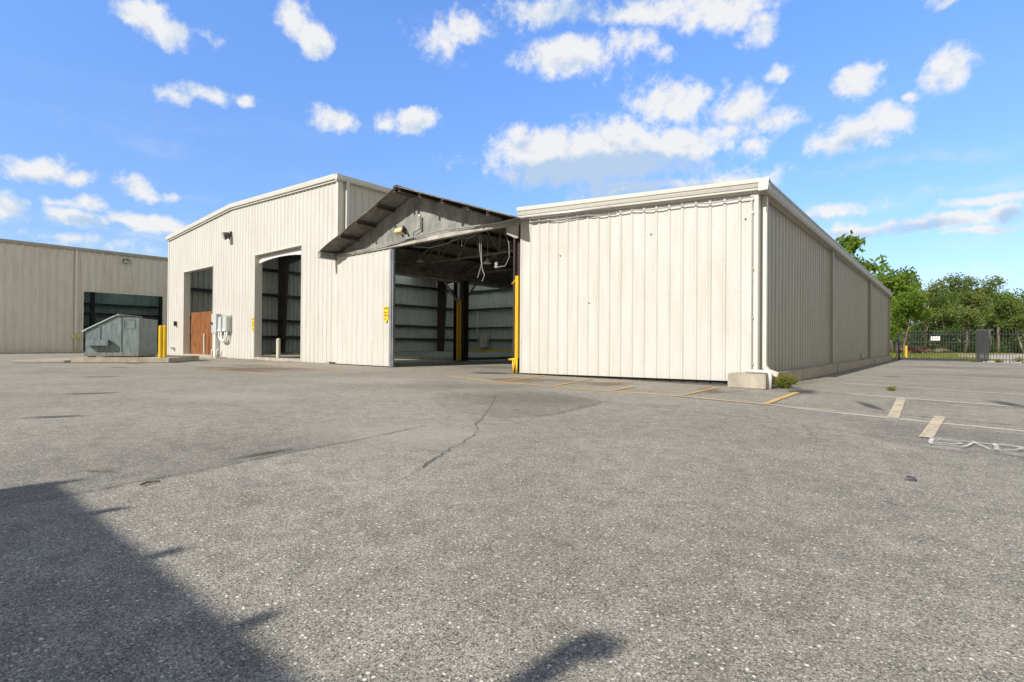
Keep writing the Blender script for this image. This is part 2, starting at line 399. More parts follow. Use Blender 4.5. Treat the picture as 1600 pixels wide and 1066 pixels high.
# tar seam and cracks
mark('asphalt_seam', [(-3.6,9.9),(-2.15,10.15),(-2.0,9.6),(-.75,7.80),(-.1,7.58),(.57,7.45),(3.5,6.9)][3:], .055, 'seam', .008, .2, 5)
mark('asphalt_seam', [(-2.3,10.55),(-1.0,10.1),(.7,9.55),(3,8.8)], .05, 'seam', .016, .25, 6)
rc = random.Random(11)
def crack(pts, w, seed):
    r = random.Random(seed); q = []
    for a, b in zip(pts, pts[1:]):
        n = max(2, int(math.dist(a, b)/.09))
        for i in range(n): t = i/n; q.append((a[0]+(b[0]-a[0])*t+r.gauss(0,.016), a[1]+(b[1]-a[1])*t+r.gauss(0,.016)))
    q.append(pts[-1]); mark('asphalt_crack', q, w, 'crack', .008, .45, seed, .05)
crack([(-5.5,6.22),(-4.4,4.85),(-3.57,3.76),(-3.3,3.45)], .006, 1); crack([(-3.3,3.45),(-3.17,3.3),(-3.0,3.01),(-2.88,2.72),(-2.6,2.24)], .009, 2)
crack([(-3.17,3.3),(-2.9,3.28),(-2.7,3.4)], .003, 21); crack([(-3.57,3.76),(-3.75,3.5),(-3.7,3.2)], .003, 22); crack([(-2.88,2.72),(-3.05,2.55),(-3.0,2.4)], .003, 23); crack([(-4.4,4.85),(-4.0,4.9),(-3.6,5.1)], .004, 24)
crack([(-9.5,2.2),(-7.8,2.9),(-6.1,2.8),(-4.8,3.5)], .004, 25); crack([(-1.9,6.6),(-1.2,6.1),(-.9,5.2),(-.3,4.7)], .004, 26); crack([(-12,6.0),(-9.5,6.6),(-7.4,6.1)], .005, 27); crack([(-1.6,4.3),(-1.1,3.9),(-.6,4.0),(-.1,3.6)], .003, 28)
crack([(-2.6,2.24),(-2.45,1.9)], .003, 12)
mark('asphalt_seam', [(-3.47,.30),(-3.49,.64),(-3.57,1.1),(-3.63,1.57),(-3.70,1.9),(-3.72,2.5),(-3.9,3.4)], .018, 'seam', .008, .5, 7, .08)
crack([(-3.73,6.51),(-3.45,4.95),(-3.7,4.24)], .008, 3); crack([(-8.2,5.2),(-5.43,5.9),(-3.73,6.51),(-1.9,6.2),(.5,5.3)], .006, 4)
crack([(-1.5,5.6),(-1.0,5.3),(-.8,5.5)], .006, 8)
# spray-painted letters BAD (u, v pixel of the photo -> ground was measured once; these are metres)
for k, pts in enumerate([[(-0.145, 5.865), (-0.03, 5.855), (0.14, 5.84), (0.27, 5.825), (0.44, 5.82), (0.60, 5.80)],[(-0.13, 5.83), (-0.13, 5.48)], [(-0.12, 5.74), (-0.03, 5.755), (0.04, 5.72), (0.065, 5.655), (0.03, 5.59), (-0.03, 5.58), (-0.11, 5.585)], [(-0.13, 5.48), (-0.07, 5.455), (0.01, 5.465), (0.07, 5.48), (0.1, 5.55), (0.135, 5.75)],[(0.14, 5.78), (0.18, 5.62), (0.23, 5.44)], [(0.27, 5.77), (0.27, 5.57), (0.26, 5.43)], [(0.26, 5.43), (0.31, 5.44), (0.37, 5.5), (0.42, 5.62), (0.4, 5.71), (0.36, 5.75), (0.29, 5.77)], [(0.41, 5.62), (0.48, 5.68)]]):
    mark('painted_letter', pts, .030 if k in (1,5) else .021, 'spray', .012+.003*k, .16, 40+k, .03)
stain(.0,5.40,.30,.14,0,'dust'); stain(.30,5.42,.2,.12,0,'dust')
# stains, patches, dust
stain(-.85,8.55,.10,.75,.35,'oil'); stain(.62,10.2,.16,.7,.3,'oil'); stain(-3.0,9.3,.25,.9,-.3,'patchdark')
stain(-.18,3.98,.035,.022,0,'oil'); stain(-3.77,1.78,.07,.30,.1,'oil'); stain(-2.45,12.6,.3,1.6,0,'patchdark')
stain(-22.4,5.9,.5,.35,.5,'oil'); stain(-19.5,4.7,.4,.25,.5,'oil'); stain(-4.9,6.2,1.5,1.3,.4,'patchdark'); stain(-6.9,7.2,1.6,1.0,.4,'patchdark')
stain(-16.2,7.2,2.6,1.4,.2,'rustsoil'); stain(-14.8,6.6,1.5,.5,.2,'patchdark'); stain(-18.4,8.2,2.0,.9,0,'patchdark'); stain(-7.3,9.2,1.0,.9,.3,'rustsoil'); stain(-5.3,9.5,.5,.8,.1,'rustsoil')
stain(-3.3,9.5,.25,.8,.4,'rustsoil'); stain(-2.0,10.4,.3,.7,.2,'oil'); stain(-6.2,9.6,1.2,.4,-.2,'patchdark')
stain(-8.0,3.3,1.9,1.0,.5,'dust'); stain(-3.7,3.0,1.3,.8,.3,'dust'); stain(-9.5,6.5,2.5,1.2,.4,'dust')
stain(-10,2.1,.5,.12,1.2,'oil'); stain(-7.2,1.2,.35,.1,1.1,'oil'); stain(-14.5,3.2,.5,.16,1.0,'oil'); stain(-17.5,2.6,.8,.2,1.0,'patchdark')
stain(1.5,20,3,1.2,.1,'patchdark'); stain(0,27,2.5,1.5,0,'patchdark'); stain(-1.2,17.2,.35,.12,0,'oil'); stain(.6,24,.3,.15,0,'oil'); stain(0,22,.9,.5,0,'dust')
stain(-12,13.5,2.2,1.2,0,'patchdark'); stain(-9.6,10.7,.8,.5,.2,'oil'); stain(-3.6,10.75,2.2,.12,0,'oil'); stain(-20.5,11.0,.9,.5,0,'patchdark'); stain(-28.0,10.2,2,.5,0,'dust')
stain(-23.3,5.4,1.2,.18,1.18,'rustsoil',.012)

def m_patch():
    t = NT('older_darker_asphalt'); tc = t.n('ShaderNodeTexCoord').outputs['Object']
    ln = t.n('ShaderNodeVectorMath', operation='LENGTH'); t.t.links.new(tc, ln.inputs[0])
    al = t.math('MULTIPLY', t.ramp(t.math('MULTIPLY', t.math('ADD', ln.outputs['Value'], t.math('MULTIPLY', t.noise(tc, 1.6, 4), .8)), .3), [(.18, 1), (.95, 0)]), t.ramp(t.noise(t.pos(), 24, 3), [(.3, .08), (.65, .24)]))
    return t.bsdf((.16,.15,.128), .9, 0, None, .2, al)
M['patch'] = m_patch()
ro = random.Random(17)
def patch(pts, cx, cy):
    q = []
    for a, b in zip(pts, pts[1:]+pts[:1]):
        n = max(2, int(math.dist(a, b)/.12))
        for i in range(n): q.append((a[0]+(b[0]-a[0])*i/n+ro.gauss(0,.018)-cx, a[1]+(b[1]-a[1])*i/n+ro.gauss(0,.018)-cy, 0))
    m = MB(); m.add(q, [tuple(range(len(q)))]); o = m.build('asphalt_patch', M['patch']); o.location = (cx, cy, .0055); tag(o, None, None, kind='structure')
patch([(-5.43,7.4),(-4.6,6.95),(-3.73,6.51),(-3.5,5.8),(-3.45,4.95),(-3.7,4.24),(-4.6,4.3),(-5.9,5.2),(-6.9,6.6)], -3.9, 5.9)
patch([(-3.5,.35),(-3.52,1.1),(-3.65,1.9),(-3.75,2.6),(-4.6,2.9),(-6.2,2.4),(-6.6,1.0),(-5.0,.3)], -3.6, 1.3)
patch([(-1.0,7.1),(1.0,6.6),(3.6,5.9),(4,4.4),(1.4,4.2),(.3,4.9),(-.6,5.6)], .9, 6.4)

# ------------------------------------------------------------------ tall warehouse (left of centre)
LX0, LX1, LRX = -35.5, -17.6, -26.8
def ltop(x): return 6.78 + (7.28-6.78)*(x-LX0)/(LRX-LX0) if x < LRX else 7.28 + (6.90-7.28)*(x-LRX)/(LX1-LRX)
D1 = (-33.0, -29.0, 4.67); D2 = (-24.3, -20.2, 4.73)
tw = thing('warehouse', 'tall cream metal warehouse with two open doorways on its gable front', 'warehouse', (LX0,FY,0))
tw_p = Matrix.Translation(-Vector((LX0,FY,0)))
def part(mb, name, mat, parent, **kw):
    """build at world coordinates, then parent without moving"""
    o = mb.build(name, mat, None, **kw); o.parent = parent
    o.matrix_parent_inverse = Matrix.Translation(parent.location if parent.type == 'EMPTY' else Vector()).inverted() if parent.parent is None else Matrix.Identity(4)
    return o
def sub(mb, name, mat, par, **kw):
    o = mb.build(name, mat, None, **kw); o.parent = par; return o
def kw_f(**k): return dict(fixn=False, **k)

part(rib_wall((LX0,FY,0),(1,0,0),(0,-1,0),LX1-LX0,lambda s: ltop(LX0+s),.03,.305,[(D1[0]-LX0,D1[1]-LX0,-1,D1[2]),(D2[0]-LX0,D2[1]-LX0,-1,D2[2])],.1), 'front_wall', M['wall'], tw, fixn=False)
part(rib_wall((LX1,FY,0),(0,1,0),(1,0,0),24.75,6.9,3.9,.305,(),.15), 'side_wall', M['wall_side'], tw, fixn=False)
part(rib_wall((LX0,35.7,0),(0,-1,0),(-1,0,0),24.75,6.78,0,.305,(),0,.06), 'side_wall', M['wall_side'], tw, fixn=False)
part(rib_wall((LX1,35.7,0),(-1,0,0),(0,1,0),LX1-LX0,lambda s: ltop(LX1-s),0,.305,[(1.5,9.5,-1,4.6)],0,.06), 'rear_wall', M['wall_side'], tw, fixn=False)  # unseen rear opening added so sky light reaches the interior
M['skylight'] = m_added_skylight()  # unseen roof panels added to let daylight fill the interior
rf = MB(); sky_y = [(13.2,15.4),(19.4,22.2),(26.2,29.0),(32.6,35.0)]
for xa, xb in ((LX0-.12, LRX), (LRX, LX1+.1)):
    za = ltop(xa)+.06; zb = ltop(xb)+.06
    ys = [FY-.05]+[y for q in sky_y for y in q]+[FY+24.85]
    for a, b in zip(ys, ys[1:]):
        pr_ = [(xa,a,za),(xb,a,zb),(xb,a,zb+.07),(xa,a,za+.07)]
        if (a, b) in sky_y:
            q = MB(); q.prism([(x,y,z+.01) for x,y,z in pr_[:2]]+[(x,y,z-.05) for x,y,z in pr_[2:]], (0,b-a,0)); part(q, 'skylight_panel', M['skylight'], tw)
        else: rf.prism(pr_, (0,b-a,0))
part(rf, 'roof', M['galvdark'], tw)
# rake trim (front), folded profile
prof = [(0,0),(.05,-.02),(.05,.05),(.11,.06),(.13,.19),(.13,.235),(0,.24)]
tr = MB()
def rake(x, zf): return lambda a, b: (x, FY-.03-a, zf(x)-.06+b)
tr.sweep(prof, [rake(LX0-.12, ltop), rake(LRX, ltop)]); tr.sweep(prof, [rake(LRX+.001, ltop), rake(LX1+.14, ltop)])
part(tr, 'rake_trim', M['trim'], tw)
gt = MB(); gp = [(0,-.02),(.12,-.02),(.15,.05),(.16,.17),(.0,.19)]
gt.sweep(gp, [lambda a,b: (LX1+.02+a, FY-.16, ltop(LX1)-.03+b), lambda a,b: (LX1+.02+a, 35.8, ltop(LX1)-.03+b)])
part(gt, 'gutter', M['trim'], tw)
sc = MB(); sc.box(LX0+.05, LX1-.02, FY-.022, FY-.004, 6.55, 6.60) if False else None
dp = MB(); dp.bar((LX1+.10,FY+.32,6.86),(LX1+.10,FY+.32,5.2),.11,.09); dp.bar((LX1+.10,FY+.32,5.2),(LX1+.10,FY+.32,4.3),.11,.09)
part(dp, 'downpipe', M['trim'], tw)
ct = MB(); ct.box(LX1-.10,LX1+.045,FY-.045,FY-.030,.03,ltop(LX1)-.1); ct.box(LX1+.031,LX1+.046,FY-.030,FY+.14,4.0,6.85)
part(ct, 'corner_trim', M['trim'], tw)
ct = MB(); ct.box(LX0-.03,LX0+.12,FY-.045,FY-.030,.03,6.72)
part(ct, 'corner_trim', M['trim'], tw)
for xa, xb in ((LX0,D1[0]-.01),(D1[1]+.01,D2[0]-.01),(D2[1]+.01,LX1)): fd = MB(); fd.box(xa,xb,FY-.02,FY+.2,0,.028); part(fd, 'foundation', M['foundation'], tw)
for D in (D1, D2):
    j = MB(); dpth = .30
    j.box(D[0]-.03,D[0],FY-.035,FY+dpth,.03,D[2]); j.box(D[1],D[1]+.03,FY-.035,FY+dpth,.03,D[2]); j.box(D[0]-.03,D[1]+.03,FY-.036,FY+dpth,D[2],D[2]+.04)
    part(j, 'door_frame', M['trim'], tw)
    st = MB(); st.box(D[0],D[1],FY-.02,FY+.45,0,.12); part(st, 'threshold', M['concrete'], tw)
# sagging roll-up curtain in the second door: cream roll above, white bowed bottom strip
n = 18; yb = FY+.2
def sag(t): return 4.40 + .13*math.sin(math.pi*min(1, t*1.05))**.7
def strip(mb, zt, zb_, y0, y1):
    vs = []
    for i in range(n+1):
        t = i/n; x = D2[0]+.02+(D2[1]-D2[0]-.04)*t
        vs += [(x,y0,zt(t)),(x,y0,zb_(t)),(x,y1,zb_(t)),(x,y1,zt(t))]
    return mb.add(vs, [(4*i+k, 4*i+(k+1)%4, 4*i+4+(k+1)%4, 4*i+4+k) for i in range(n) for k in range(4)] + [(0,1,2,3),(4*n+3,4*n+2,4*n+1,4*n)])
o = part(strip(MB(), lambda t: D2[2]-.02, lambda t: sag(t)+.12, yb, yb+.05), 'door_curtain', M['trim'], tw); o['label'] = 'cream rolled door curtain with bowed white edge'
sub(strip(MB(), lambda t: sag(t)+.14, lambda t: sag(t)-.02, yb-.04, yb-.005), 'bottom_strip', M['curtain'], o)
# plywood sheet closing the lower part of the first door
pw = MB(); pw.box(D1[0]+.05,D1[1]-.02,FY+.34,FY+.365,.125,2.43)
for i, xx in enumerate((-32.3,-31.1,-29.9)):
    for z in (.6, 1.2, 1.9): pw.box(xx-.05+.1*(i%2),xx+.02+.1*(i%2),FY+.332,FY+.339,z-.035,z+.035)
o = part(pw, 'plywood_panel', M['osb'], tw); o['label'] = 'orange plywood sheet closing the lower doorway'
# interior framing
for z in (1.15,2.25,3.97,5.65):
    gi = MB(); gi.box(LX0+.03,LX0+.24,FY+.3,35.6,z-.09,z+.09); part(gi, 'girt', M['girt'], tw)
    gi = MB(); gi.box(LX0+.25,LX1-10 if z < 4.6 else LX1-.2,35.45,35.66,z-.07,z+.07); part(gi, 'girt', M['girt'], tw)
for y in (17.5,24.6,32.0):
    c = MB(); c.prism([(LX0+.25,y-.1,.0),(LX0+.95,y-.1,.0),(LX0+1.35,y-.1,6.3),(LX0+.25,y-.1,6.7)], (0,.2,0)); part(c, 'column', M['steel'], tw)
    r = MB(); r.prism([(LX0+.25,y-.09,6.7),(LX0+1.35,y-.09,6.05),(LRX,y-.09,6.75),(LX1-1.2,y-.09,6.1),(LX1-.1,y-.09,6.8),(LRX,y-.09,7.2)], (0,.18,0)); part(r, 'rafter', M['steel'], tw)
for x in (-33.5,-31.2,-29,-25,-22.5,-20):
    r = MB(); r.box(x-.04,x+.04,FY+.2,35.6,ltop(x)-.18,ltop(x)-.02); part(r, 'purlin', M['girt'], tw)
# valley beam and guarded columns between the warehouse and the hall
b = MB(); b.box(LX1-.10,LX1+.10,FY+.15,38,3.67,3.74); b.box(LX1-.02,LX1+.02,FY+.15,38,3.74,4.12); b.box(LX1-.12,LX1+.12,FY+.15,38,4.12,4.20)
b.tube([(LX1+.16,FY+.2,3.60),(LX1+.16,38,3.60)], .025, 8)
part(b, 'eave_beam', M['beam'], tw)
for y in (17.3,23.6,29.9):
    c = MB(); c.box(LX1-.21,LX1+.41,y-.02,y+.02,0,3.66); c.box(LX1-.24,LX1-.211,y-.16,y+.16,0,3.66); c.box(LX1+.411,LX1+.44,y-.16,y+.16,0,3.66)
    co = part(c, 'column', M['steel'], tw)
    if y < 18:
        gq = MB(); gq.box(LX1+.02,LX1+.30,y-.20,y-.17,.02,2.78); gq.box(LX1+.13,LX1+.17,y-.26,y-.201,.02,2.70)
        sub(gq, 'guard', M['yellow'], co)
        gr_ = MB(); gr_.box(LX1+.06,LX1+.22,y-.20,y-.17,2.80,3.62); sub(gr_, 'cover_plate', M['conduit'], co)
        gq.v = []; gq.f = []
    for sg in (-1,1):
        k = MB(); k.bar((LX1+.05,y+sg*.17,2.72),(LX1+.05,y+sg*1.05,3.66),.07,.07); part(k, 'knee_brace', M['truss'], tw)
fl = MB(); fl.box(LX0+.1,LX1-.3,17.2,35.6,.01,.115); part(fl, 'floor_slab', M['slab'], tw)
fe = MB(); fe.box(LX0+.1,LX1-.3,17.12,17.195,.01,.118); part(fe, 'floor_edge', M['concrete'], tw)  # paler concrete strip, its colour stands for light on the slab edge
fe = MB(); fe.box(LX0+.3,LX1-.25,35.3,35.42,.116,.26); part(fe, 'kerb_rail', M['yellow'], tw)
bx = MB(); bx.box(-33.0,-32.25,35.0,35.4,.5,1.75); part(bx, 'wall_cabinet', M['cream_pole'], tw)
cp = MB(); cp.tube([(-33.6,35.36,.5),(-33.6,35.36,3.8)], .035, 8); part(cp, 'conduit', M['whitepaint'], tw)
# ------------------------------------------------------------------ gabled hall (middle)
HX0, HX1, HXP = -17.55, -8.85, -13.2
HZP, HZE = 5.60, 4.09
def htop(x): return HZP - (HZP-HZE)*abs(x-HXP)/4.35
gh = thing('gabled_hall', 'weathered gray gable roofed hall with a wide open doorway and cream sliding door', 'hall', (HX0,FY,0))
part(rib_wall((HX0,FY+.02,0),(1,0,0),(0,-1,0),HX1-HX0,lambda s: htop(HX0+s)-.02,3.98,.46,(),.2,.02,True), 'gable_wall', M['galv'], gh, fixn=False)
# track header with drip edge
tk = MB(); tp = [(0,0),(.16,0),(.16,.03),(.13,.035),(.13,.13),(0,.15)]
tk.sweep(tp, [lambda a,b: (HX0,FY-a,3.93+b), lambda a,b: (HX1+.02,FY-a,3.98+b)])
part(tk, 'door_track', M['beam'], gh)
hz = MB(); hz.tube([(HX0-.02,FY-.2,3.98),(-15.2,FY-.2,4.02),(-13.2,FY-.2,4.13),(-11.6,FY-.2,4.19),(-10.3,FY-.19,4.12),(-9.4,FY-.19,4.09),(HX1,FY-.19,4.12),(-7.9,FY-.17,4.07),(-6,FY-.15,3.97)], .022, 8)
part(hz, 'conduit', M['conduit'], gh, smooth=True)
# sliding door
dw = thing('sliding_door', 'cream ribbed sliding door hanging beside the dark hall opening', 'sliding door', (HX0,FY-.12,0))
part(rib_wall((HX0+.02,FY-.10,0),(1,0,0),(0,-1,0),3.22,3.93,.03,.305,(),.12,.022), 'door_leaf', M['wall'], dw, fixn=False)
ed = MB(); ed.box(HX0+3.24,HX0+3.33,FY-.125,FY-.03,.02,3.95); ed.box(HX0+3.345,HX0+3.40,FY-.10,FY-.02,.02,3.94)
part(ed, 'edge_channel', M['doorsteel'], dw)
bk = MB(); bk.box(HX0+.02,HX0+3.24,FY-.085,FY-.05,.05,3.92); part(bk, 'door_frame', M['girt'], dw)
rt = MB(); rt.box(HX0-.55,HX0+.1,FY-.09,FY-.055,.045,.075); part(rt, 'floor_guide', M['girt'], dw)
# roof: corrugated sheets with real waves, overhanging in front
def roof_sheet(xa, xb, ya, yb, zf, thick=.02, n=58):
    mb = MB(); vs = []; rr = random.Random(int(xa*10))
    m = max(2, int((yb-ya)/.076))
    for j in range(n+1):
        x = xa+(xb-xa)*j/n; w = .012*math.sin(2*math.pi*j*.5)
        for y in (ya + .02*math.sin(j*1.3) + rr.uniform(-.008,.008), yb): vs += [(x,y,zf(x)+w+thick),(x,y,zf(x)+w)]
    for j in range(n):
        a = 4*j; b_ = a+4
        mb_f = [(a,b_,b_+2,a+2),(a+1,a+3,b_+3,b_+1),(a,a+1,b_+1,b_),(a+2,b_+2,b_+3,a+3)]
        mb.f += mb_f
    mb.v = vs; mb.f += [(0,2,3,1),(4*n,4*n+1,4*n+3,4*n+2)]
    return mb
# sheet waves run down the slope: build per-slope ripple across Y instead
def slope_sheet(xa, xb, ya, yb, zf, jag):
    mb = MB(); p = .076; m = int((yb-ya)/p*2); rr = random.Random(5)
    xs = [xa+(xb-xa)*i/6 for i in range(7)]
    vs = []
    for j in range(m+1):
        y = ya + (yb-ya)*j/m; w = .011*(1 if j % 2 else -1)
        for i, x in enumerate(xs): vs.append((x, y + (jag[i] if j == 0 else 0), zf(x) + .06 + w))
    K = len(xs)
    fs = [(j*K+i, j*K+i+1, (j+1)*K+i+1, (j+1)*K+i) for j in range(m) for i in range(K-1)]
    o = len(vs); vs2 = [(x,y,z-.012) for x,y,z in vs]
    fs2 = [tuple(o+k for k in f[::-1]) for f in fs]
    rim = [(i, o+i, o+i+1, i+1) for i in range(K-1)] + [(j*K, (j+1)*K, o+(j+1)*K, o+j*K) for j in range(m)] + [(j*K+K-1, o+j*K+K-1, o+(j+1)*K+K-1, (j+1)*K+K-1) for j in range(m)]
    return MB().add(vs+vs2, fs+fs2+rim)
YO = 10.2
part(slope_sheet(HX0-.12,HXP,YO,38,htop,[0,-.03,.02,-.02,.03,0,-.02]), 'roof_sheet', M['galvdark'], gh, fixn=False)
part(slope_sheet(HXP,HX1+.30,YO,38,htop,[-.02,.03,-.03,.02,-.04,.03,.0]), 'roof_sheet', M['galvdark'], gh, fixn=False)
rc_ = MB(); rc_.prism([(HXP-.16,YO-.02,htop(HXP-.16)+.085),(HXP,YO-.02,HZP+.10),(HXP+.16,YO-.02,htop(HXP+.16)+.085),(HXP,YO-.02,HZP+.085)], (0,27.8,0)); part(rc_, 'ridge_cap', M['galvdark'], gh)
for x in (-16.3,-15.3,-14.25,-13.28,-13.08,-12.1,-11.1,-10.1,-9.35):
    sl = -(HZP-HZE)/4.35*(1 if x > HXP else -1)
    pz = htop(x)+.035
    p = MB(); y0 = YO+random.uniform(.0,.06)
    p.prism([(x-.05,y0,pz-.05*sl-.02),(x+.05,y0,pz+.05*sl-.02),(x+.05,y0,pz+.05*sl-.04),(x-.03,y0,pz-.05*sl-.04),(x-.03,y0,pz-.11),(x+.05,y0,pz-.11),(x+.05,y0,pz-.13),(x-.05,y0,pz-.13)], (0,37.9-y0,0))
    part(p, 'purlin', M['rust'], gh)
for x, x1, YE in ((HX0-.16,HX0+.06,YO),(HX1-.10,HX1+.06,FY+.05)):
    e = MB(); z = HZE-.22
    e.box(x,x1,YE-.02,38,z,z+.02); e.box(x,x1,YE-.02,38,z+.20,z+.22); e.box(x1-.025,x1,YE-.02,38,z+.02,z+.20); e.box(x,x1-.025,YE+.0,YE+.02,z+.02,z+.2)
    part(e, 'eave_channel', M['galv'], gh)
hb = MB(); hb.prism([(HX1-.42,FY-.04,3.96),(HX1-.02,FY-.04,3.98),(HX1-.02,FY-.04,3.62),(HX1-.10,FY-.04,3.62),(HX1-.42,FY-.04,3.78)], (0,-.05,0)); part(hb, 'header_plate', M['beam'], gh)
# trusses
for k, y in enumerate((13.9,17.3,20.6,23.9,27.2,30.5,33.8)):
    t = MB(); zb = 3.98
    t.bar((HX0+.1,y,zb),(HX1-.1,y,zb),.06,.06)
    for sg in (-1,1): t.bar((HXP,y,HZP-.15),(HXP+sg*4.2,y,htop(HXP+sg*4.2)-.14),.06,.07)
    N = 4
    for sg in (-1,1):
        for i in range(N):
            xa = HXP+sg*4.2*i/N; xb = HXP+sg*4.2*(i+1)/N
            t.bar((xa,y,zb),(xa,y,htop(xa)-.16),.04,.04) if i or sg > 0 else None
            t.bar((xb,y,zb),(xa,y,htop(xa)-.16),.04,.04)
    part(t, 'truss', M['truss'], gh)
rw = rib_wall((HX1,38,0),(-1,0,0),(0,1,0),HX1-HX0,lambda s: htop(HX1-s),0,.4,[(.6,7.6,-1,3.8)]); part(rw, 'rear_wall', M['galv'], gh, fixn=False)  # unseen rear doorway added to let light into the hall
sw = rib_wall((HX1-.02,11.2,0),(0,1,0),(-1,0,0),26.8,HZE-.25,0,.4); part(sw, 'partition_wall', M['galv'], gh, fixn=False)
# door post guard on the right of the opening
po = MB(); po.box(HX1-.20,HX1-.145,FY-.05,FY+.22,.02,3.93); po.box(HX1-.145,HX1-.02,FY+.05,FY+.2,.02,3.9); part(po, 'door_post', M['steel'], gh)
pg = MB(); pg.box(HX1-.125,HX1-.028,FY-.055,FY+.045,.42,2.62); part(pg, 'post_guard', M['orange'], gh)
pb = MB(); pb.tube([(HX1-.26,FY-.02,2.42),(HX1-.12,FY-.06,2.50)], .02, 6); part(pb, 'handle', M['yellow'], gh); pb = MB()
pb.tube([(HX1-.32,FY-.06,.38),(HX1-.04,FY-.08,.40)], .03, 8); pb.tube([(HX1-.16,FY-.09,.40),(HX1-.14,FY-.09,.02)], .022, 8); pb.tube([(HX1-.08,FY-.10,.38),(HX1-.12,FY-.12,.02)], .022, 8); pb.tube([(HX1-.04,FY-.07,.42),(HX1-.03,FY-.09,.02)], .03, 8)
part(pb, 'floor_latch', M['yellow'], gh, smooth=True)
# loose wires hanging under the header
cb = MB()
for pts in ([(-13.4,FY+.1,3.93),(-12.6,FY+.1,3.80),(-11.9,FY+.1,3.83),(-11.2,FY+.1,3.95)],[(-11.2,FY+.15,3.98),(-11.22,FY+.15,3.7)],[(-11.15,FY+.1,3.96),(-10.9,FY+.1,3.88),(-10.6,FY+.1,3.96)],
            [(-10.55,FY+.2,3.96),(-10.52,FY+.2,3.5),(-10.45,FY+.2,3.1),(-10.6,FY+.2,2.72)],[(-10.5,FY+.22,3.95),(-10.47,FY+.22,3.3),(-10.42,FY+.2,2.95),(-10.33,FY+.2,2.78),(-10.42,FY+.2,2.6)],
            [(-9.6,FY+.2,3.96),(-9.42,FY+.2,3.6),(-9.4,FY+.2,3.2),(-9.55,FY+.2,2.97),(-9.85,FY+.2,2.96)]): cb.tube(pts, .013, 6)
cb.box(-9.92,-9.82,FY+.17,FY+.24,2.94,3.10)
M['cable'] = m_plain('gray_cable_sheath', (.26,.26,.25), .6)
o = tag(cb.build('loose_cable', M['cable'], smooth=False), 'loose pale wires dangling from the header of the dark hall opening', 'cable')
for x, y, z, lab in ((-15.6,13.2,3.90,'hanging shop lamp near the cream sliding door inside the hall'),(-11.82,12.9,3.45,'hanging shop lamp near the yellow door post inside the hall')):
    L = thing('hanging_lamp', lab, 'lamp', (x,y,z), 0, 'lamps hanging in the hall')
    m = MB(); m.tube([(0,0,0),(0,0,.05),(0,0,.12),(0,0,.2)], [.15,.13,.06,.04], 16); m.build('lamp_shade', M['lens'], L, smooth=True)
    m = MB(); m.tube([(0,0,.2),(0,0,4.0-z+.3)], .012, 6); m.build('rod', M['conduit'], L)
# ------------------------------------------------------------------ low wing (right)
WX0, WX1, WS = -8.85, -2.93, -2.85
WYE = 38.3
def wtop(x): return 4.12 + (3.80-4.12)*(x-WX0)/(WX1-WX0)
lw = thing('low_warehouse', 'long low cream metal shed with a concrete base and overhanging gutter at right', 'shed', (WX0,FY,0))
part(rib_wall((WX0,FY,0),(1,0,0),(0,-1,0),WX1-WX0,lambda s: wtop(WX0+s),lambda s: .03+.065*s/5.92,.293,(),.04,.026,True,(.45,1.12,1.9,2.55,3.25)), 'front_wall', M['wall'], lw, fixn=False)
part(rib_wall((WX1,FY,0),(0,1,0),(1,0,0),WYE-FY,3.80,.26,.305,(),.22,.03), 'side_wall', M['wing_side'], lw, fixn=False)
nt = MB(); nt.box(WX0,WX1,WYE-.05,WYE,0,3.8); part(nt, 'rear_wall', M['wall_side'], lw)
rf = MB(); rf.prism([(WX0,FY-.05,wtop(WX0)+.12),(WX1+.15,FY-.05,wtop(WX1)+.10),(WX1+.15,FY-.05,wtop(WX1)+.16),(WX0,FY-.05,wtop(WX0)+.2)], (0,WYE-FY+.1,0)); part(rf, 'roof', M['galvdark'], lw)
prof2 = [(0,-.01),(.04,-.01),(.045,.03),(.10,.035),(.105,.085),(.12,.09),(.15,.17),(.17,.19),(.175,.28),(0,.30)]
tr = MB(); wr = lambda x: (lambda a, b: (x, FY-.035-a, wtop(x)-.02+b*(1.08 if x < -5 else .80)))
tr.sweep(prof2, [wr(WX0+.03), wr(WX1+.255)]); part(tr, 'rake_trim', M['trim'], lw)
sf = MB(); sf.box(WX1+.02,WX1+.15,FY-.03,WYE,3.77,3.785); part(sf, 'soffit', M['wall_side'], lw)
gt = MB(); gp = [(0,0),(.10,0),(.125,.05),(.14,.15),(.155,.16),(.155,.20),(0,.20)]
gt.sweep(gp, [lambda a,b: (WX1+.10+a, FY-.21, 3.755+b), lambda a,b: (WX1+.10+a, WYE+.1, 3.755+b)]); part(gt, 'gutter', M['graytrim'], lw)
ec = MB(); ec.prism([(WX1+.09,FY-.212,3.76),(WX1+.255,FY-.212,3.76),(WX1+.285,FY-.212,4.02),(WX1+.25,FY-.212,3.97),(WX1+.09,FY-.212,3.97)], (0,-.012,0)); part(ec, 'gutter_end_cap', M['trim'], lw)
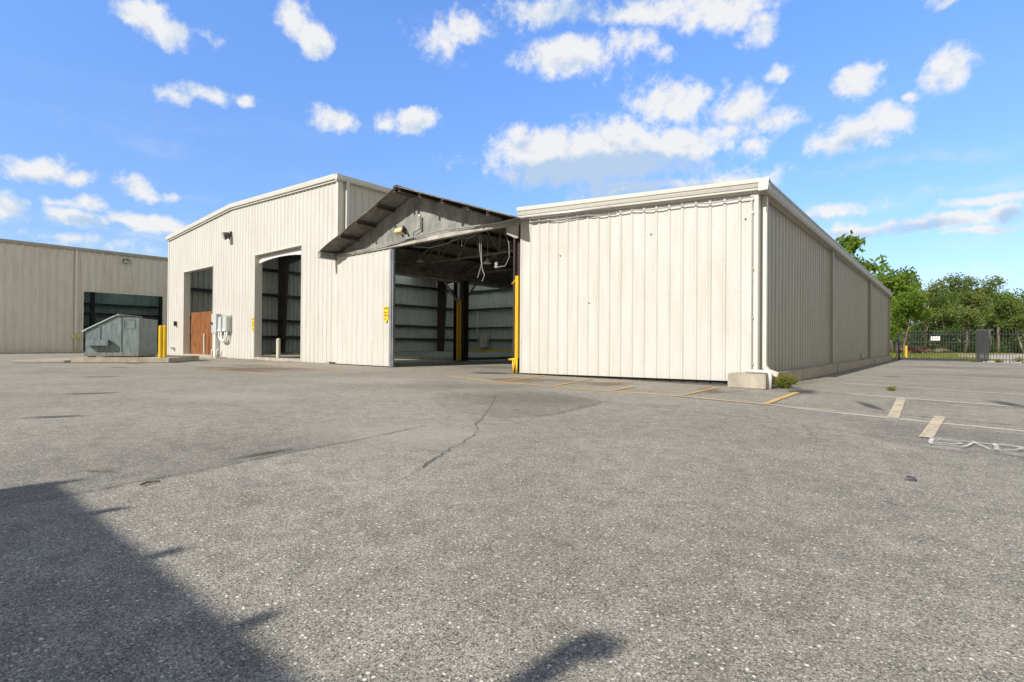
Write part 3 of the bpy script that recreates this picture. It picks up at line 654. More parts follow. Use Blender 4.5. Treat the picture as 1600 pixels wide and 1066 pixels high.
for y in (11.22,18.85,28.85,38.1):
    dp = MB(); x = WX1+.085
    dp.bar((x,y,3.76),(x,y,.52),.10,.085,(0,1,0)) if False else dp.box(x-.045,x+.045,y-.05,y+.05,.46,3.76)
    if y < 12:
        dp.sweep([(-.05,-.045),(.05,-.045),(.05,.045),(-.05,.045)], [lambda a,b: (x+b,y+a,.46), lambda a,b: (x+.012+b*.96,y+a,.38+b*.25), lambda a,b: (x+.06+b*.7,y+a,.31+b*.7), lambda a,b: (x+.18+b*.35,y+a,.26+b*.95), lambda a,b: (x+.26+b*.3,y+a,.235+b)])
    else:
        dp.box(x-.045,x+.045,y-.05,y+.05,.28,.459)
    part(dp, 'downpipe', M['trim'] if y < 12 else M['wing_side'], lw)  # far downpipes share the cream darkened for shade
ctm = MB(); ctm.box(WX1-.10,WX1+.035,FY-.040,FY-.028,.10,3.78); ctm.box(WX1+.032,WX1+.042,FY-.027,FY+.10,.28,3.78); part(ctm, 'corner_trim', M['trim'], lw)
cd = MB(); cd.tube([(WX1-.06,FY-.07,.30),(WX1-.06,FY-.07,3.72)], .014, 8)
for z in (.45,1.35,2.3,3.4,3.66): cd.box(WX1-.085,WX1-.035,FY-.085,FY-.045,z-.02,z+.02)
part(cd, 'conduit', M['conduit'], lw)
cd = MB(); pts = [(WX1-.06,FY-.08,3.70)] + [(WX1-.06-i*.42,FY-.075,wtop(WX1-.06-i*.42)-.10-.02*((i*7)%3)) for i in range(1,14)]
cd.tube(pts, .012, 6); part(cd, 'cable', M['conduit'], lw)
fd = MB(); fd.box(WX1-.10,WS+.17,FY+.04,WYE,0,.26)
for y in (18.9,28.9): fd.box(WS+.171,WS+.19,y-.2,y+.2,0,.24)
part(fd, 'foundation', M['foundation'], lw, bevel=.008)
fb = MB(); fb.box(WX0,WX1-.101,FY+.06,FY+.3,0,.16); part(fb, 'front_footing', M['girt'], lw)
pv = MB(); pv.tube([(-3.02,10.62,.315),(-2.62,10.58,.315),(-2.585,10.57,.30),(-2.58,10.56,.25),(-2.58,10.55,0)], .036, 10); part(pv, 'drain_pipe', M['whitepaint'], lw, smooth=True)
for y, z, hh in ((26.2,.42,.22),(26.8,.3,.1)):
    q = MB(); q.box(WX1+.03,WX1+.12,y-.12,y+.12,z-hh/2,z+hh/2); part(q, 'outlet_box', M['cream_pole'], lw)
blk = MB(); blk.box(-3.27,-2.60,10.33,10.86,0,.275)
tag(blk.build('concrete_block', M['concrete'], bevel=.015), 'stained concrete block at the front corner of the low cream shed', 'concrete block')
# black nicks in the front wall
for x, z in ((-7.55,3.02),(-5.12,3.25),(-3.13,3.30),(-7.33,1.75),(-6.7,1.8)):
    q = MB(); q.box(x-.018,x+.014,FY-.02,FY-.012 - .004,z-.012,z+.012); part(q, 'screw_hole', M['black'], lw)
# ------------------------------------------------------------------ far-left warehouse
BX = -44.0
bw = thing('storage_shed', 'long tan metal shed standing far left behind the blue dumpster', 'shed', (BX,0,0))
part(rib_wall((BX,-14,0),(0,1,0),(1,0,0),46,6.78,.03,.40,[(22.65,27.2,-1,4.06)],.1,.06), 'front_wall', M['farwall'], bw, fixn=False)
gt = MB(); gt.sweep([(0,0),(.12,0),(.16,.06),(.17,.2),(0,.22)], [lambda a,b: (BX+.03+a,-14,6.70+b), lambda a,b: (BX+.03+a,32,6.70+b)]); part(gt, 'gutter', M['graytrim'], bw)
rf = MB()
for a, b, sk in ((-14,6,0),(6,8,1),(8,13,0),(13,15,1),(15,20,0),(20,22,1),(22,32,0)):  # unseen translucent panels added in this roof too, to brighten the inside
    q = MB() if sk else rf
    q.prism([(BX,a,6.86),(BX-14,a,7.6),(BX-14,a,7.66),(BX,a,6.92)], (0,b-a,0))
    if sk: part(q, 'skylight_panel', M['skylight'], bw)
part(rf, 'roof', M['galvdark'], bw)
fr = MB(); fr.box(BX-.05,BX+.05,8.57,8.65,0,4.12); fr.box(BX-.05,BX+.05,13.2,13.28,0,4.12); fr.box(BX-.05,BX+.051,8.65,13.2,4.06,4.13); part(fr, 'door_frame', M['farwall'], bw)
dpb = MB(); dpb.box(BX+.04,BX+.15,8.18,8.32,.35,6.70); part(dpb, 'downpipe', M['farwall'], bw)
vb = MB(); vb.box(BX+.05,BX+.2,8.05,8.2,.95,1.2); vb.tube([(BX+.12,8.25,.1),(BX+.12,8.25,1.3)], .05, 8); vb.box(BX+.05,BX+.22,8.3,8.5,1.0,1.2); part(vb, 'valve', M['lamp_yellow'], bw)
for yy in (3.5,26.0):
    q = rib_wall((BX-.1,yy,0),(-1,0,0),(0,1,0),13.5,6.9,0,.4); part(q, 'inner_wall', M['roofin'], bw, fixn=False)
q = rib_wall((BX-12,3.5,0),(0,1,0),(1,0,0),22.5,7.2,0,.4); part(q, 'back_wall', M['roofin'], bw, fixn=False)
for z in (.9,2.0,3.1,3.9): q = MB(); q.box(BX-11.9,BX-11.7,3.6,25.9,z-.08,z+.08); part(q, 'girt', M['girt'], bw)
for y in (7.0,11.5,16.5,21): q = MB(); q.box(BX-11.7,BX-11.2,y-.12,y+.12,0,6.8); part(q, 'column', M['girt'], bw)

# ------------------------------------------------------------------ things on the walls
def lamp_box(name, lab, cat, x, y, z, n):
    """wall floodlight: bracket, housing tilted down, lens"""
    L = thing(name, lab, cat, (x,y,z), math.atan2(n[1], n[0]))
    m = MB(); m.box(0,.05,-.06,.06,-.02,.12); m.bar((.04,0,.05),(.16,0,.02),.04,.04); m.build('bracket', M['darkbronze'], L)
    m = MB(); m.prism([(.10,-.19,.14),(.30,-.19,.02),(.24,-.19,-.14),(.08,-.19,-.02)], (0,.38,0)); h = m.build('housing', M['darkbronze'], L, bevel=.012)
    m = MB(); m.prism([(.300,-.16,.008),(.312,-.16,.0),(.262,-.16,-.115),(.250,-.16,-.11)], (0,.32,0)); m.build('lens', M['lens'], L)
    return L
lamp_box('floodlight', 'dark box floodlight high on the tan shed at far left', 'floodlight', BX+.03,10.93,6.33,(1,0))
# shrouded wall lamp on the tall warehouse
L = thing('wall_lamp', 'dark hooded lamp on the tall warehouse front between its doorways', 'lamp', (-26.85,FY-.03,5.95))
m = MB(); m.box(-.05,.05,-.06,0,-.06,.2); m.build('bracket', M['darkbronze'], L)
m = MB(); m.tube([(0,-.05,.04),(-.02,-.12,.03),(-.05,-.24,-.03),(-.07,-.34,-.08)], [.07,.13,.17,.185], 14); m.build('housing', M['darkbronze'], L, smooth=True)
m = MB(); m.tube([(-.0705,-.343,-.0815),(-.073,-.356,-.088)], [.165,.15], 14); m.build('lens', M['lens'], L)
m = MB(); m.tube([(.0,-.08,-.05),(.02,-.08,-.14),(.0,-.10,-.20)], .035, 8); m.build('sensor', M['darkbronze'], L)
# gable floodlight + electric eye on the galvanised gable
L = thing('floodlight', 'yellowed floodlight mounted on the door track under the gray gable', 'floodlight', (-13.5,FY-.2,4.27))
m = MB(); m.prism([(-.20,-.10,-.02),(-.20,-.24,.06),(-.20,-.20,.20),(-.20,-.06,.12)], (.36,0,0)); m.build('housing', M['lamp_yellow'], L, bevel=.01)
m = MB(); m.prism([(.165,-.06,-.03),(.165,-.22,.07),(.165,-.17,.25),(.165,-.02,.13)], (.05,0,0)); m.build('reflector', M['darkbronze'], L)
m = MB(); m.bar((0,-.02,-.06),(.0,-.1,.06),.05,.05); m.build('bracket', M['darkbronze'], L)
m = MB(); m.tube([(.25,.02,-.08),(.28,-.06,0),(.24,-.1,.1)], .03, 8); m.build('cable', M['darkbronze'], L)
L = thing('junction_box', 'small gray junction box with a wire on the galvanised gable wall', 'junction box', (-12.86,FY-.02,4.62))
m = MB(); m.box(-.05,.05,-.09,0,-.22,.02); m.tube([(0,-.05,.02),(0,-.06,.18),(0,-.08,.24)], [.03,.05,.02], 10); m.build('housing', M['conduit'], L)
m = MB(); m.tube([(-.02,-.04,-.22),(-.12,-.04,-.25),(-.3,-.05,-.30),(-.36,-.06,-.62)], .012, 6); m.build('wire', M['black'], L)
# meter boxes
L = thing('electrical_panel', 'gray meter boxes and conduits beside the plywood covered doorway', 'electrical panel', (-28.50,FY-.03,0))
m = MB(); m.box(.0,.60,-.24,-.02,1.24,2.19); b1 = m.build('disconnect_box', M['box'], L, bevel=.012)
m = MB(); m.tube([(.12,-.242,1.72),(.12,-.31,1.72)], .06, 10); m.build('switch_handle', M['black'], b1)
for k in (0,1):
    x = .72+k*.56
    m = MB(); m.box(x,x+.44,-.23,-.02,1.28,2.03); b2 = m.build('meter_box', M['box'], L, bevel=.03)
    m = MB(); m.box(x+.03,x+.41,-.245,-.231,1.32,1.42); m.build('lower_cover', M['whitepaint'], b2)
m = MB(); m.box(.50,1.78,-.019,0,1.20,2.10); m.build('mounting_board', M['graytrim'], L)
m = MB(); m.box(.12,.40,-.2,-.03,.0,1.235); m.build('riser', M['whitepaint'], L)
for pts in ([(.70,-.15,1.30),(.72,-.15,1.05),(.95,-.15,.84),(1.2,-.15,.84),(1.42,-.15,1.0),(1.45,-.15,1.30)], [(1.05,-.19,1.30),(1.1,-.19,.98),(1.3,-.19,.82),(1.6,-.15,.95),(1.65,-.15,1.30)], [(.0,-.2,0),(.0,-.2,.36),(.08,-.2,.40)], [(.5,-.16,0),(.5,-.16,.30),(.58,-.16,.40),(.60,-.1,.44)]):
    m = MB(); m.tube(pts, .045, 8); m.build('conduit', M['whitepaint'], L, smooth=True)
m = MB(); m.box(-.3,1.7,-.5,.0,0,.05); tag(m.build('concrete_pad', M['concrete']), None, None, kind='structure').location = (-28.93,FY-.03,0)
# small wall fittings
m = MB(); m.box(-.09,.09,-.10,0,-.12,.12); m.tube([(.06,-.08,-.05),(.12,-.10,-.14)], .035, 6)
tag(m.build('wall_switch', M['black']), 'small black switch box on cream wall left of the plywood doorway', 'switch').location = (-34.15,FY-.03,1.83)
m = MB(); m.tube([(0,0,0),(0,-.16,0)], .07, 8); m.box(-.16,.0,-.14,-.04,-.03,.06)
tag(m.build('wall_spigot', M['conduit']), 'small spigot low on the cream wall near the yellow bollards', 'spigot').location = (-34.4,FY-.03,.42)
def caution(x, z, y, w, h, lab):
    L = thing('warning_sign', lab, 'sign', (x,y,z), 0, 'yellow warning signs on the walls')
    m = MB(); m.prism([(-w/2,0,h/2),(w/2,0,h/2),(w/2,0,-h*.25),(w*.12,0,-h/2),(-w*.2,0,-h/2),(-w/2,0,-h*.2)], (0,-.012,0)); m.build('sign_plate', M['signy'], L)
    m = MB(); m.box(-w*.42,w*.42,-.016,-.0125,h*.36,h*.45); m.box(-w*.42,w*.3,-.016,-.0125,h*.08,h*.16); m.box(-w*.42,w*.42,-.016,-.0125,-h*.10,-h*.02); m.box(-w*.3,w*.05,-.016,-.0125,-h*.32,-h*.25); m.build('lettering', M['signk'], L)
caution(-14.47,1.75,FY-.13,.26,.52,'yellow warning sign on the cream sliding door beside the hall opening')
caution(-24.42,1.60,FY-.035,.22,.62,'yellow warning sign on the wall beside the curtained doorway')

# ------------------------------------------------------------------ dumpster on its slab
sl = MB(); A = Vector((-24.45,4.45)); Bv = Vector((-22.55,7.1)); nrm = Vector((-.81,.58))
poly = [A, Bv, Bv+nrm*3.2, A+nrm*3.2]
sl.prism([(p.x,p.y,.0) for p in poly], (0,0,.19)); tag(sl.build('concrete_slab', M['concrete'], bevel=.02), None, None, kind='structure')
sl = MB(); poly = [Vector((-25.4,3.0)), Vector((-24.5,4.3)), Vector((-27.0,6.3)), Vector((-28.0,5.0))]
sl.prism([(p.x,p.y,.0) for p in poly], (0,0,.09)); tag(sl.build('concrete_slab', M['concrete'], bevel=.02), None, None, kind='structure')
d2 = Vector((.96,1.41)).normalized(); ang = math.atan2(d2.y, d2.x)
du = thing('dumpster', 'faded blue steel dumpster with sloped lid and fork pocket on a concrete slab', 'dumpster', (-24.69,4.92,.19), ang)
D = 1.95; Lw = 1.70
side = [(0.0,.06),(Lw,.06),(Lw,1.50),(1.18,1.50),(1.14,1.56),(1.0,1.56),(0.0,.98)]
m = MB(); m.prism([(x,0,z) for x,z in side], (0,D,0)); body = m.build('body', M['bluegray'], du, bevel=.01)
m = MB()
m.box(-.02,Lw+.02,-.035,0,.04,.20); m.box(-.02,Lw+.02,D,D+.035,.04,.20); m.box(Lw,Lw+.03,0,D,.04,.16)
for x in (.46,1.14): m.box(x-.018,x+.018,-.022,0,.20,(1.23 if x < 1 else 1.5))
m.box(Lw-.06,Lw+.012,-.02,-.0,.2,1.5)
m.box(Lw,Lw+.02,.3,D-.1,.70,.73)
m.build('rails', M['bluegray'], body)
m = MB(); m.box(1.22,1.60,-.012,0,1.08,1.10); m.box(1.22,1.24,-.012,0,1.10,1.42); m.box(1.58,1.60,-.012,0,1.10,1.42); m.box(1.22,1.60,-.012,0,1.42,1.44); m.build('panel_frame', M['bluegray'], body)
for y0, y1, nm in ((-.21,-.036,'fork_pocket'),(D+.036,D+.26,'fork_pocket')):
    m = MB(); z0, z1 = .44, .66; xs0 = .09 if y0 < 0 else .45; m.box(xs0,.80,y0,y1,z0,z0+.02); m.box(xs0,.80,y0,y1,z1-.02,z1); m.box(xs0,.80,y0,y0+.02,z0+.02,z1-.02); m.box(xs0,.80,y1-.02,y1,z0+.02,z1-.02)
    for x in ((.15,.32,.5) if y0 < 0 else (.6,)): m.box(x-.03,x+.03,y0+.04,y0+.1,z1,z1+.05)
    m.build(nm, M['bluegray'], du)
m = MB(); m.prism([(-.10,-.05,.94),(1.04,-.05,1.60),(1.04,-.05,1.635),(-.10,-.05,.985)], (0,D+.1,0)); lid = m.build('lid', M['box'], du, label='pale gray sloped lid')
m = MB(); m.tube([(1.10,-.06,1.60),(1.10,D+.06,1.60)], .035, 8); m.box(.96,1.2,-.05,.1,1.565,1.60); m.build('hinge', M['galvdark'], lid)
for x, y in ((.15,.15),(1.55,.15),(.15,D-.15),(1.55,D-.15)): m = MB(); m.box(x-.1,x+.1,y-.1,y+.1,0,.06); m.build('skid', M['rust'], du)
# yellow bollards
def bollard(x, y, z, r, h, mat, lab, group=None, name='bollard'):
    L = thing(name, lab, 'bollard', (x,y,z), 0, group)
    m = MB(); m.tube([(0,0,0),(0,0,h)], r, 18); m.build('post', M[mat], L, smooth=False)
    m = MB(); m.tube([(0,0,h),(0,0,h+r*.25),(0,0,h+r*.5),(0,0,h+r*.62)], [r,r*.9,r*.6,r*.15], 18); m.build('cap', M[mat], L, smooth=True)
    return L
bollard(-22.57,6.72,.19,.072,1.16,'yellow','yellow bollard nearer the blue dumpster of the touching pair','yellow bollards beside the dumpster')
bollard(-22.52,6.835,.19,.072,1.16,'yellow','yellow bollard on the warehouse side of the touching pair','yellow bollards beside the dumpster')
bollard(-22.35,FY+.12,.12,.085,.80,'cream_pole','cream bollard standing in the threshold of the curtained doorway')
bollard(-30.42,FY+.12,.12,.055,1.08,'cream_pole','thin cream post in front of the orange plywood sheet')
bollard(-2.43,45.8,.02,.10,.80,'yellow','yellow bollard standing in grass beyond the black gate')
# ------------------------------------------------------------------ gate and fence
GY = 38.75
def picket_run(x0, x1, y, z0, z1, step=.125, w=.022):
    m = MB(); x = x0
    while x < x1: m.box(x-w/2,x+w/2,y-w/2,y+w/2,z0,z1); m.add([(x-w/2,y-w/2,z1),(x+w/2,y-w/2,z1),(x+w/2,y+w/2,z1),(x-w/2,y+w/2,z1),(x,y,z1+.06)],[(0,1,4),(1,2,4),(2,3,4),(3,0,4)]); x += step
    return m
gt_ = thing('sliding_gate', 'black picket sliding gate closing the lot beside the low shed', 'gate', (-2.45,GY,0))
part(picket_run(-2.36,1.5,GY,.10,1.72), 'pickets', M['fence'], gt_)
m = MB(); m.box(-2.42,1.5,GY-.04,GY-.012,.05,.16); m.box(-2.42,1.5,GY-.03,GY-.012,1.5,1.54); m.box(-2.42,1.5,GY-.03,GY-.012,1.06,1.10); m.box(-2.44,-2.38,GY-.03,GY+.03,.05,1.7); m.box(1.04,1.09,GY-.04,GY+.04,.05,1.74); part(m, 'gate_frame', M['fence'], gt_)
m = MB(); m.box(-2.54,-2.46,GY-.25,GY-.17,0,1.05); m.box(-2.55,-2.45,GY-.26,GY-.16,1.05,1.07)
tag(m.build('gate_post', M['conduit']), 'short pale gate post at the end of the low shed', 'post')
fn = thing('picket_fence', 'black metal picket fence running right from the sliding gate', 'fence', (1.1,GY-.15,0))
part(picket_run(1.06,1.48,GY-.14,.05,1.74,.05,.038), 'end_panel', M['fence'], fn)
part(picket_run(1.62,9,GY-.15,.05,1.70), 'pickets', M['fence'], fn)
m = MB(); m.box(1.5,9,GY-.19,GY-.165,1.50,1.54); m.box(1.5,9,GY-.19,GY-.165,.12,.16); part(m, 'rails', M['fence'], fn)
for x in (1.52,3.0,4.6,6.2,7.8): m = MB(); m.box(x-.035,x+.035,GY-.20,GY-.12,0,1.82); part(m, 'post', M['fence'], fn)
sg = thing('gate_sign', 'white rectangular sign fixed behind the black gate pickets', 'sign', (-.68,GY+.03,1.2))
m = MB(); m.box(-.245,.165,0,.012,-.03,.21); m.build('sign_plate', M['sign'], sg)
m = MB(); m.box(-.035,.02,-.004,-.001,.07,.10); m.build('lettering', M['graytrim'], sg)

# ------------------------------------------------------------------ vegetation
def leaf(mb, p, size, rnd, up=.5):
    n = Vector((rnd.gauss(0,1), rnd.gauss(0,1), rnd.gauss(0,1)+up)).normalized()
    a = n.orthogonal().normalized(); a.rotate(Matrix.Rotation(rnd.uniform(0,6.28), 3, n)); b = n.cross(a)
    l = size*rnd.uniform(.7,1.3); w = l*.42
    mb.add([p - a*l*.5, p + b*w*.5 + n*.02, p + a*l*.5, p - b*w*.5 + n*.02], [(0,1,2,3)])
def tree_meshes(name, seed, H, spread, leafmat, barkmat, base=.3, nl=62, leafsz=.2, trunk_r=.13, clump=.55, flat=.7, gap=.2):
    r = random.Random(seed); tb = MB(); tips = []
    def limb(p, d, L, rad, lev):
        pts = [p]; q = Vector(p); dd = Vector(d)
        n = 4
        for i in range(n):
            dd = (dd + Vector((r.gauss(0,.16), r.gauss(0,.16), r.gauss(.05,.10)))).normalized(); q = q + dd*(L/n); pts.append(q.copy())
        tb.tube(pts, [rad*(1-.6*i/n) for i in range(n+1)], 7 if lev < 2 else 5, lev == 0)
        if lev >= 2: tips.append((pts[-1], lev)); tips.append((pts[-2], lev)); return
        kids = 5 if lev == 0 else 4
        for k in range(kids):
            t = r.uniform(.45, 1) if lev else r.uniform(base+.05, 1)
            i = min(n-1, int(t*n)); s = pts[i].lerp(pts[i+1], t*n-i)
            a = r.uniform(0, 6.28) if lev else k*6.28/kids + r.uniform(-.5,.5)
            nd = Vector((math.cos(a), math.sin(a), r.uniform(.05,.75))).normalized()
            nd = (nd*.85 + dd*.3).normalized()
            limb(s, nd, (spread*r.uniform(.55,.85) if lev == 0 else L*r.uniform(.5,.75)), rad*(.5 if lev == 0 else .5), lev+1)
        if lev == 0: limb(pts[-1], dd, L*.30, rad*.4, 1)
        else: tips.append((pts[-1], lev))
    limb(Vector((0,0,0)), Vector((r.uniform(-.08,.08), r.uniform(-.08,.08), 1)), H*.66, trunk_r, 0)
    lf = MB()
    for p, lev in tips:
        if r.random() < gap*.5: continue
        R_ = clump*r.uniform(.6,1.25)
        for i in range(int(nl*r.uniform(.5,1.3))):
            v = Vector((r.gauss(0,1), r.gauss(0,1), r.gauss(0,1)*flat)); v = v.normalized()*(r.random()**.45)*R_
            leaf(lf, p + v, leafsz, r)
    return tb.data(name+'_trunk', M[barkmat], True), lf.data(name+'_crown', M[leafmat], False, 0, False)
def plant_tree(meshes, loc, rz, sc, label, group=None, cat='tree', name='tree'):
    t = thing(name, label, cat, loc, rz, group); t.scale = (sc,sc,sc) if not isinstance(sc, tuple) else sc
    for nm, me in zip(('trunk','crown'), meshes):
        o = bpy.data.objects.new(nm, me); COL.objects.link(o); o.parent = t
    return t
TA = tree_meshes('oak', 1, 9.0, 3.0, 'leafA', 'bark', .28, 110, .34, .16, .95)
TB = tree_meshes('olive', 5, 9.5, 3.4, 'leafB', 'barkpale', .30, 95, .32, .15, .95)
TC = tree_meshes('maple', 9, 7.0, 2.2, 'leafC', 'bark', .25, 48, .40, .12, .60, .7, .45)
TD = tree_meshes('darkoak', 13, 7.5, 3.0, 'leafD', 'bark', .18, 110, .36, .15, 1.05)
TE = tree_meshes('spreading', 21, 8.5, 3.8, 'leafB', 'bark', .35, 100, .33, .17, .98, .6)
TF = tree_meshes('bright', 27, 6.5, 2.6, 'leafC', 'bark', .12, 105, .34, .12, .9)
def gp(u, f):      # point at lens bearing u (photo column) and distance f along the view, measured once from the photograph
    t = (u-800)/825.0; return (f*(.7683*t-.6399), f*(.6399*t+.7683))
P = lambda u, f: (*gp(u, f), 0)
plant_tree(TC, P(1312,41), .4, (1.35,1.35,1.52), 'tall bright green tree rising behind the low shed roof')
plant_tree(TC, P(1275,47), 2.2, 1.2, None).__setitem__('label', 'bright green tree partly hidden behind the tall maple and shed roof')
plant_tree(TF, P(1412,54), 1.0, .95, 'bright green leafy tree at the gate end of the low shed')
plant_tree(TF, P(1395,60), 3.0, 1.45, 'bright green tree directly beyond the far corner of the low shed')
plant_tree(TB, P(1440,66), .8, (.92,.92,.98), 'slender tree with bare pale trunk behind the brick coloured woodpile')
plant_tree(TE, P(1508,68), 2.0, .98, 'spreading olive green tree with forked trunk right of the white sign')
plant_tree(TD, P(1480,78), 4.0, 1.15, 'dark green tree standing behind the white gate sign')
plant_tree(TA, P(1560,72), 3.4, .98, 'round topped green tree behind the fence end panel')
plant_tree(TB, P(1600,70), 5.0, .80, 'olive tree at the right end of the wood behind the fence')
W = 'trees of the wood behind the gate'; wl = 'leafy green tree deep in the wood behind the black gate'
rnd = random.Random(77)
back = [(1415,80,TA,1.15),(1455,84,TE,1.22),(1475,90,TB,1.38),(1500,86,TA,1.2),(1525,88,TB,1.35),(1545,84,TE,1.25),(1580,86,TD,1.35),(1610,82,TA,1.05),(1640,80,TE,1.0),(1670,76,TB,.9),(1700,74,TA,.9),(1385,76,TD,1.15),(1350,80,TA,.9),(1440,100,TD,1.5),(1500,102,TD,1.55),(1560,104,TD,1.55),(1620,100,TD,1.3)]
for u, f, T, sc in back: plant_tree(T, P(u,f), rnd.uniform(0,6.28), sc, wl, W)
# low understorey in front of the trunks
und = MB(); ru = random.Random(4)
for k in range(210):
    u = ru.uniform(1340,1760); f = ru.uniform(72,108); x, y = gp(u, f); hh = ru.uniform(.8,2.0)+(f-72)*.09
    for i in range(110):
        v = Vector((ru.gauss(0,.75), ru.gauss(0,.75), abs(ru.gauss(0,.5))*hh)); leaf(und, Vector((x,y,0))+v, .36 if f < 86 else .7, ru)
tag(und.build('undergrowth', M['leafD'], fixn=False), 'dark bushes and saplings under the trees behind the gate', 'undergrowth', kind='stuff')
# wood pile and fallen log
wp = MB(); rw_ = random.Random(8)
for row in range(4):
    for i in range(20 - row*2):
        u = 1403 + (1456-1403)*(i+row*.5)/20; x, y = gp(u, 64+rw_.uniform(-.3,.3))
        wp.tube([(x-.15,y-.3,.12+row*.22),(x+.25,y+.45,.12+row*.22+rw_.uniform(-.03,.05))], .11+rw_.uniform(-.02,.03), 7)
tag(wp.build('wood_pile', M['wood']), 'low pile of reddish cut logs in grass beyond the gate', 'wood pile')
lg = MB(); a = gp(1462,66); b = gp(1490,67)
lg.tube([(a[0],a[1],.3),((a[0]+b[0])/2,(a[1]+b[1])/2,.38),(b[0],b[1],.18)], [.28,.24,.12], 9); tag(lg.build('fallen_log', M['bark'], smooth=True), 'dark fallen log lying in grass below the white gate sign', 'log')
# weeds
def weed(name, lab, x, y, r, h, n, seed, red=True, cat='weed'):
    t = thing(name, lab, cat, (x,y,0)); rr = random.Random(seed); lf = MB(); st = MB(); hd = MB()
    for k in range(n):
        a = rr.uniform(0,6.28); q = rr.random()**.6*r; tip = Vector((math.cos(a)*q, math.sin(a)*q, h*rr.uniform(.5,1)*(1-.45*(q/r)**2)))
        st.tube([(math.cos(a)*q*.2, math.sin(a)*q*.2, 0), tip*.55+Vector((0,0,h*.08)), tip], [.004,.003,.0015], 4, False)
        for i in range(13): leaf(lf, tip*rr.uniform(.3,1)+Vector((rr.gauss(0,.02),rr.gauss(0,.02),rr.gauss(0,.015))), .035, rr, .8)
        if red and rr.random() < .5:
            for i in range(6): leaf(hd, tip+Vector((rr.gauss(0,.012),rr.gauss(0,.012),rr.uniform(-.03,.03))), .022, rr)
    st.build('stem', M['weed'], t); lf.build('leaves', M['weed'], t, fixn=False)
    if red: hd.build('seed_heads', M['weedred'], t, fixn=False)
weed('weed_clump', 'green and rusty weed clump at the foot of the shed foundation', -2.42, 10.95, .26, .30, 95, 5)
weed('weed_tuft', 'tiny green weed tuft in the open asphalt of the parking stalls', -.83, 11.74, .07, .07, 14, 6, False)
for x, y, s, lab in ((.9,38.3,7,'dry weeds at the foot of the gate end panel'),(1.9,38.35,8,'weeds at the foot of the fence right of the gate post'),(2.7,38.3,9,'dry brush pile at the fence foot near the right edge')):
    weed('weed_clump', lab, x, y, .30, .22 if s < 9 else .4, 36, s)
rk = MB(); rr = random.Random(31)
for i in range(26):
    x = rr.uniform(1.3,4.5); y = 38.3+rr.uniform(-.12,.12); s = rr.uniform(.03,.09)
    rk.add([(x+s*a*rr.uniform(.7,1.2), y+s*b*rr.uniform(.7,1.2), max(0,s*c*rr.uniform(.5,1))) for a,b,c in ((-1,-1,0),(1,-1,0),(1,1,0),(-1,1,0),(-.5,-.5,1),(.6,-.4,1.1),(.5,.5,.9),(-.5,.5,1))], [(0,3,2,1),(4,5,6,7),(0,1,5,4),(1,2,6,5),(2,3,7,6),(3,0,4,7)])
tag(rk.build('rubble', M['concrete']), 'pale rubble scattered along the foot of the picket fence', 'rubble', kind='stuff')
db = MB(); rd = random.Random(61)
def flake(x, y, s):
    a = rd.uniform(0, 6.28); c, q = math.cos(a)*s, math.sin(a)*s; h = s*rd.uniform(.2,.7)
    db.add([(x-c,y-q,.003),(x+q*.6,y-c*.6,.003),(x+c,y+q,.003),(x-q*.6,y+c*.6,.003),(x+rd.uniform(-.3,.3)*s,y+rd.uniform(-.3,.3)*s,.003+h)], [(0,1,4),(1,2,4),(2,3,4),(3,0,4)])
for i in range(420): flake(rd.uniform(-8.8,-3.3), FY-.03-abs(rd.gauss(0,.07)), rd.uniform(.006,.026))
for i in range(160): flake(rd.uniform(-17.6,-14.3), FY-.14-abs(rd.gauss(0,.06)), rd.uniform(.008,.03))
for i in range(200): flake(rd.uniform(-34.5,-18), FY-.10-abs(rd.gauss(0,.12)), rd.uniform(.01,.05))
for i in range(220): flake(-2.66+abs(rd.gauss(0,.10)), rd.uniform(10.6,34), rd.uniform(.008,.03))
for i in range(260): flake(rd.uniform(-6,1.5), rd.uniform(1.5,9), rd.uniform(.003,.010))
tag(db.build('debris', M['debris'], fixn=False), 'small dry leaves and grit along the feet of the cream walls', 'debris', kind='stuff')
# twigs and bits of litter on the asphalt
def twig(pts, r, lab):
    m = MB(); m.tube(pts, r, 6); tag(m.build('twig', M['bark']), lab, 'twig')
twig([(-3.42,.93,.012),(-3.45,.97,.014),(-3.44,1.03,.012)], .006, 'short dark twig on asphalt near the big shadow corner')
twig([(-4.05,.82,.01),(-3.93,.92,.012)], .004, 'thin straw on asphalt just beyond the big shadow corner')
m = MB(); m.add([(-.03,-.02,0),(.03,-.025,0),(.035,.02,0),(-.02,.025,0),(-.02,-.012,.02),(.022,-.012,.016),(.02,.014,.018),(-.014,.016,.022)], [(0,3,2,1),(4,5,6,7),(0,1,5,4),(1,2,6,5),(2,3,7,6),(3,0,4,7)])
o = tag(m.build('tar_lump', M['black'], smooth=False), 'small black lump on asphalt below the painted letters', 'lump'); o.location = (-.19,3.97,0)

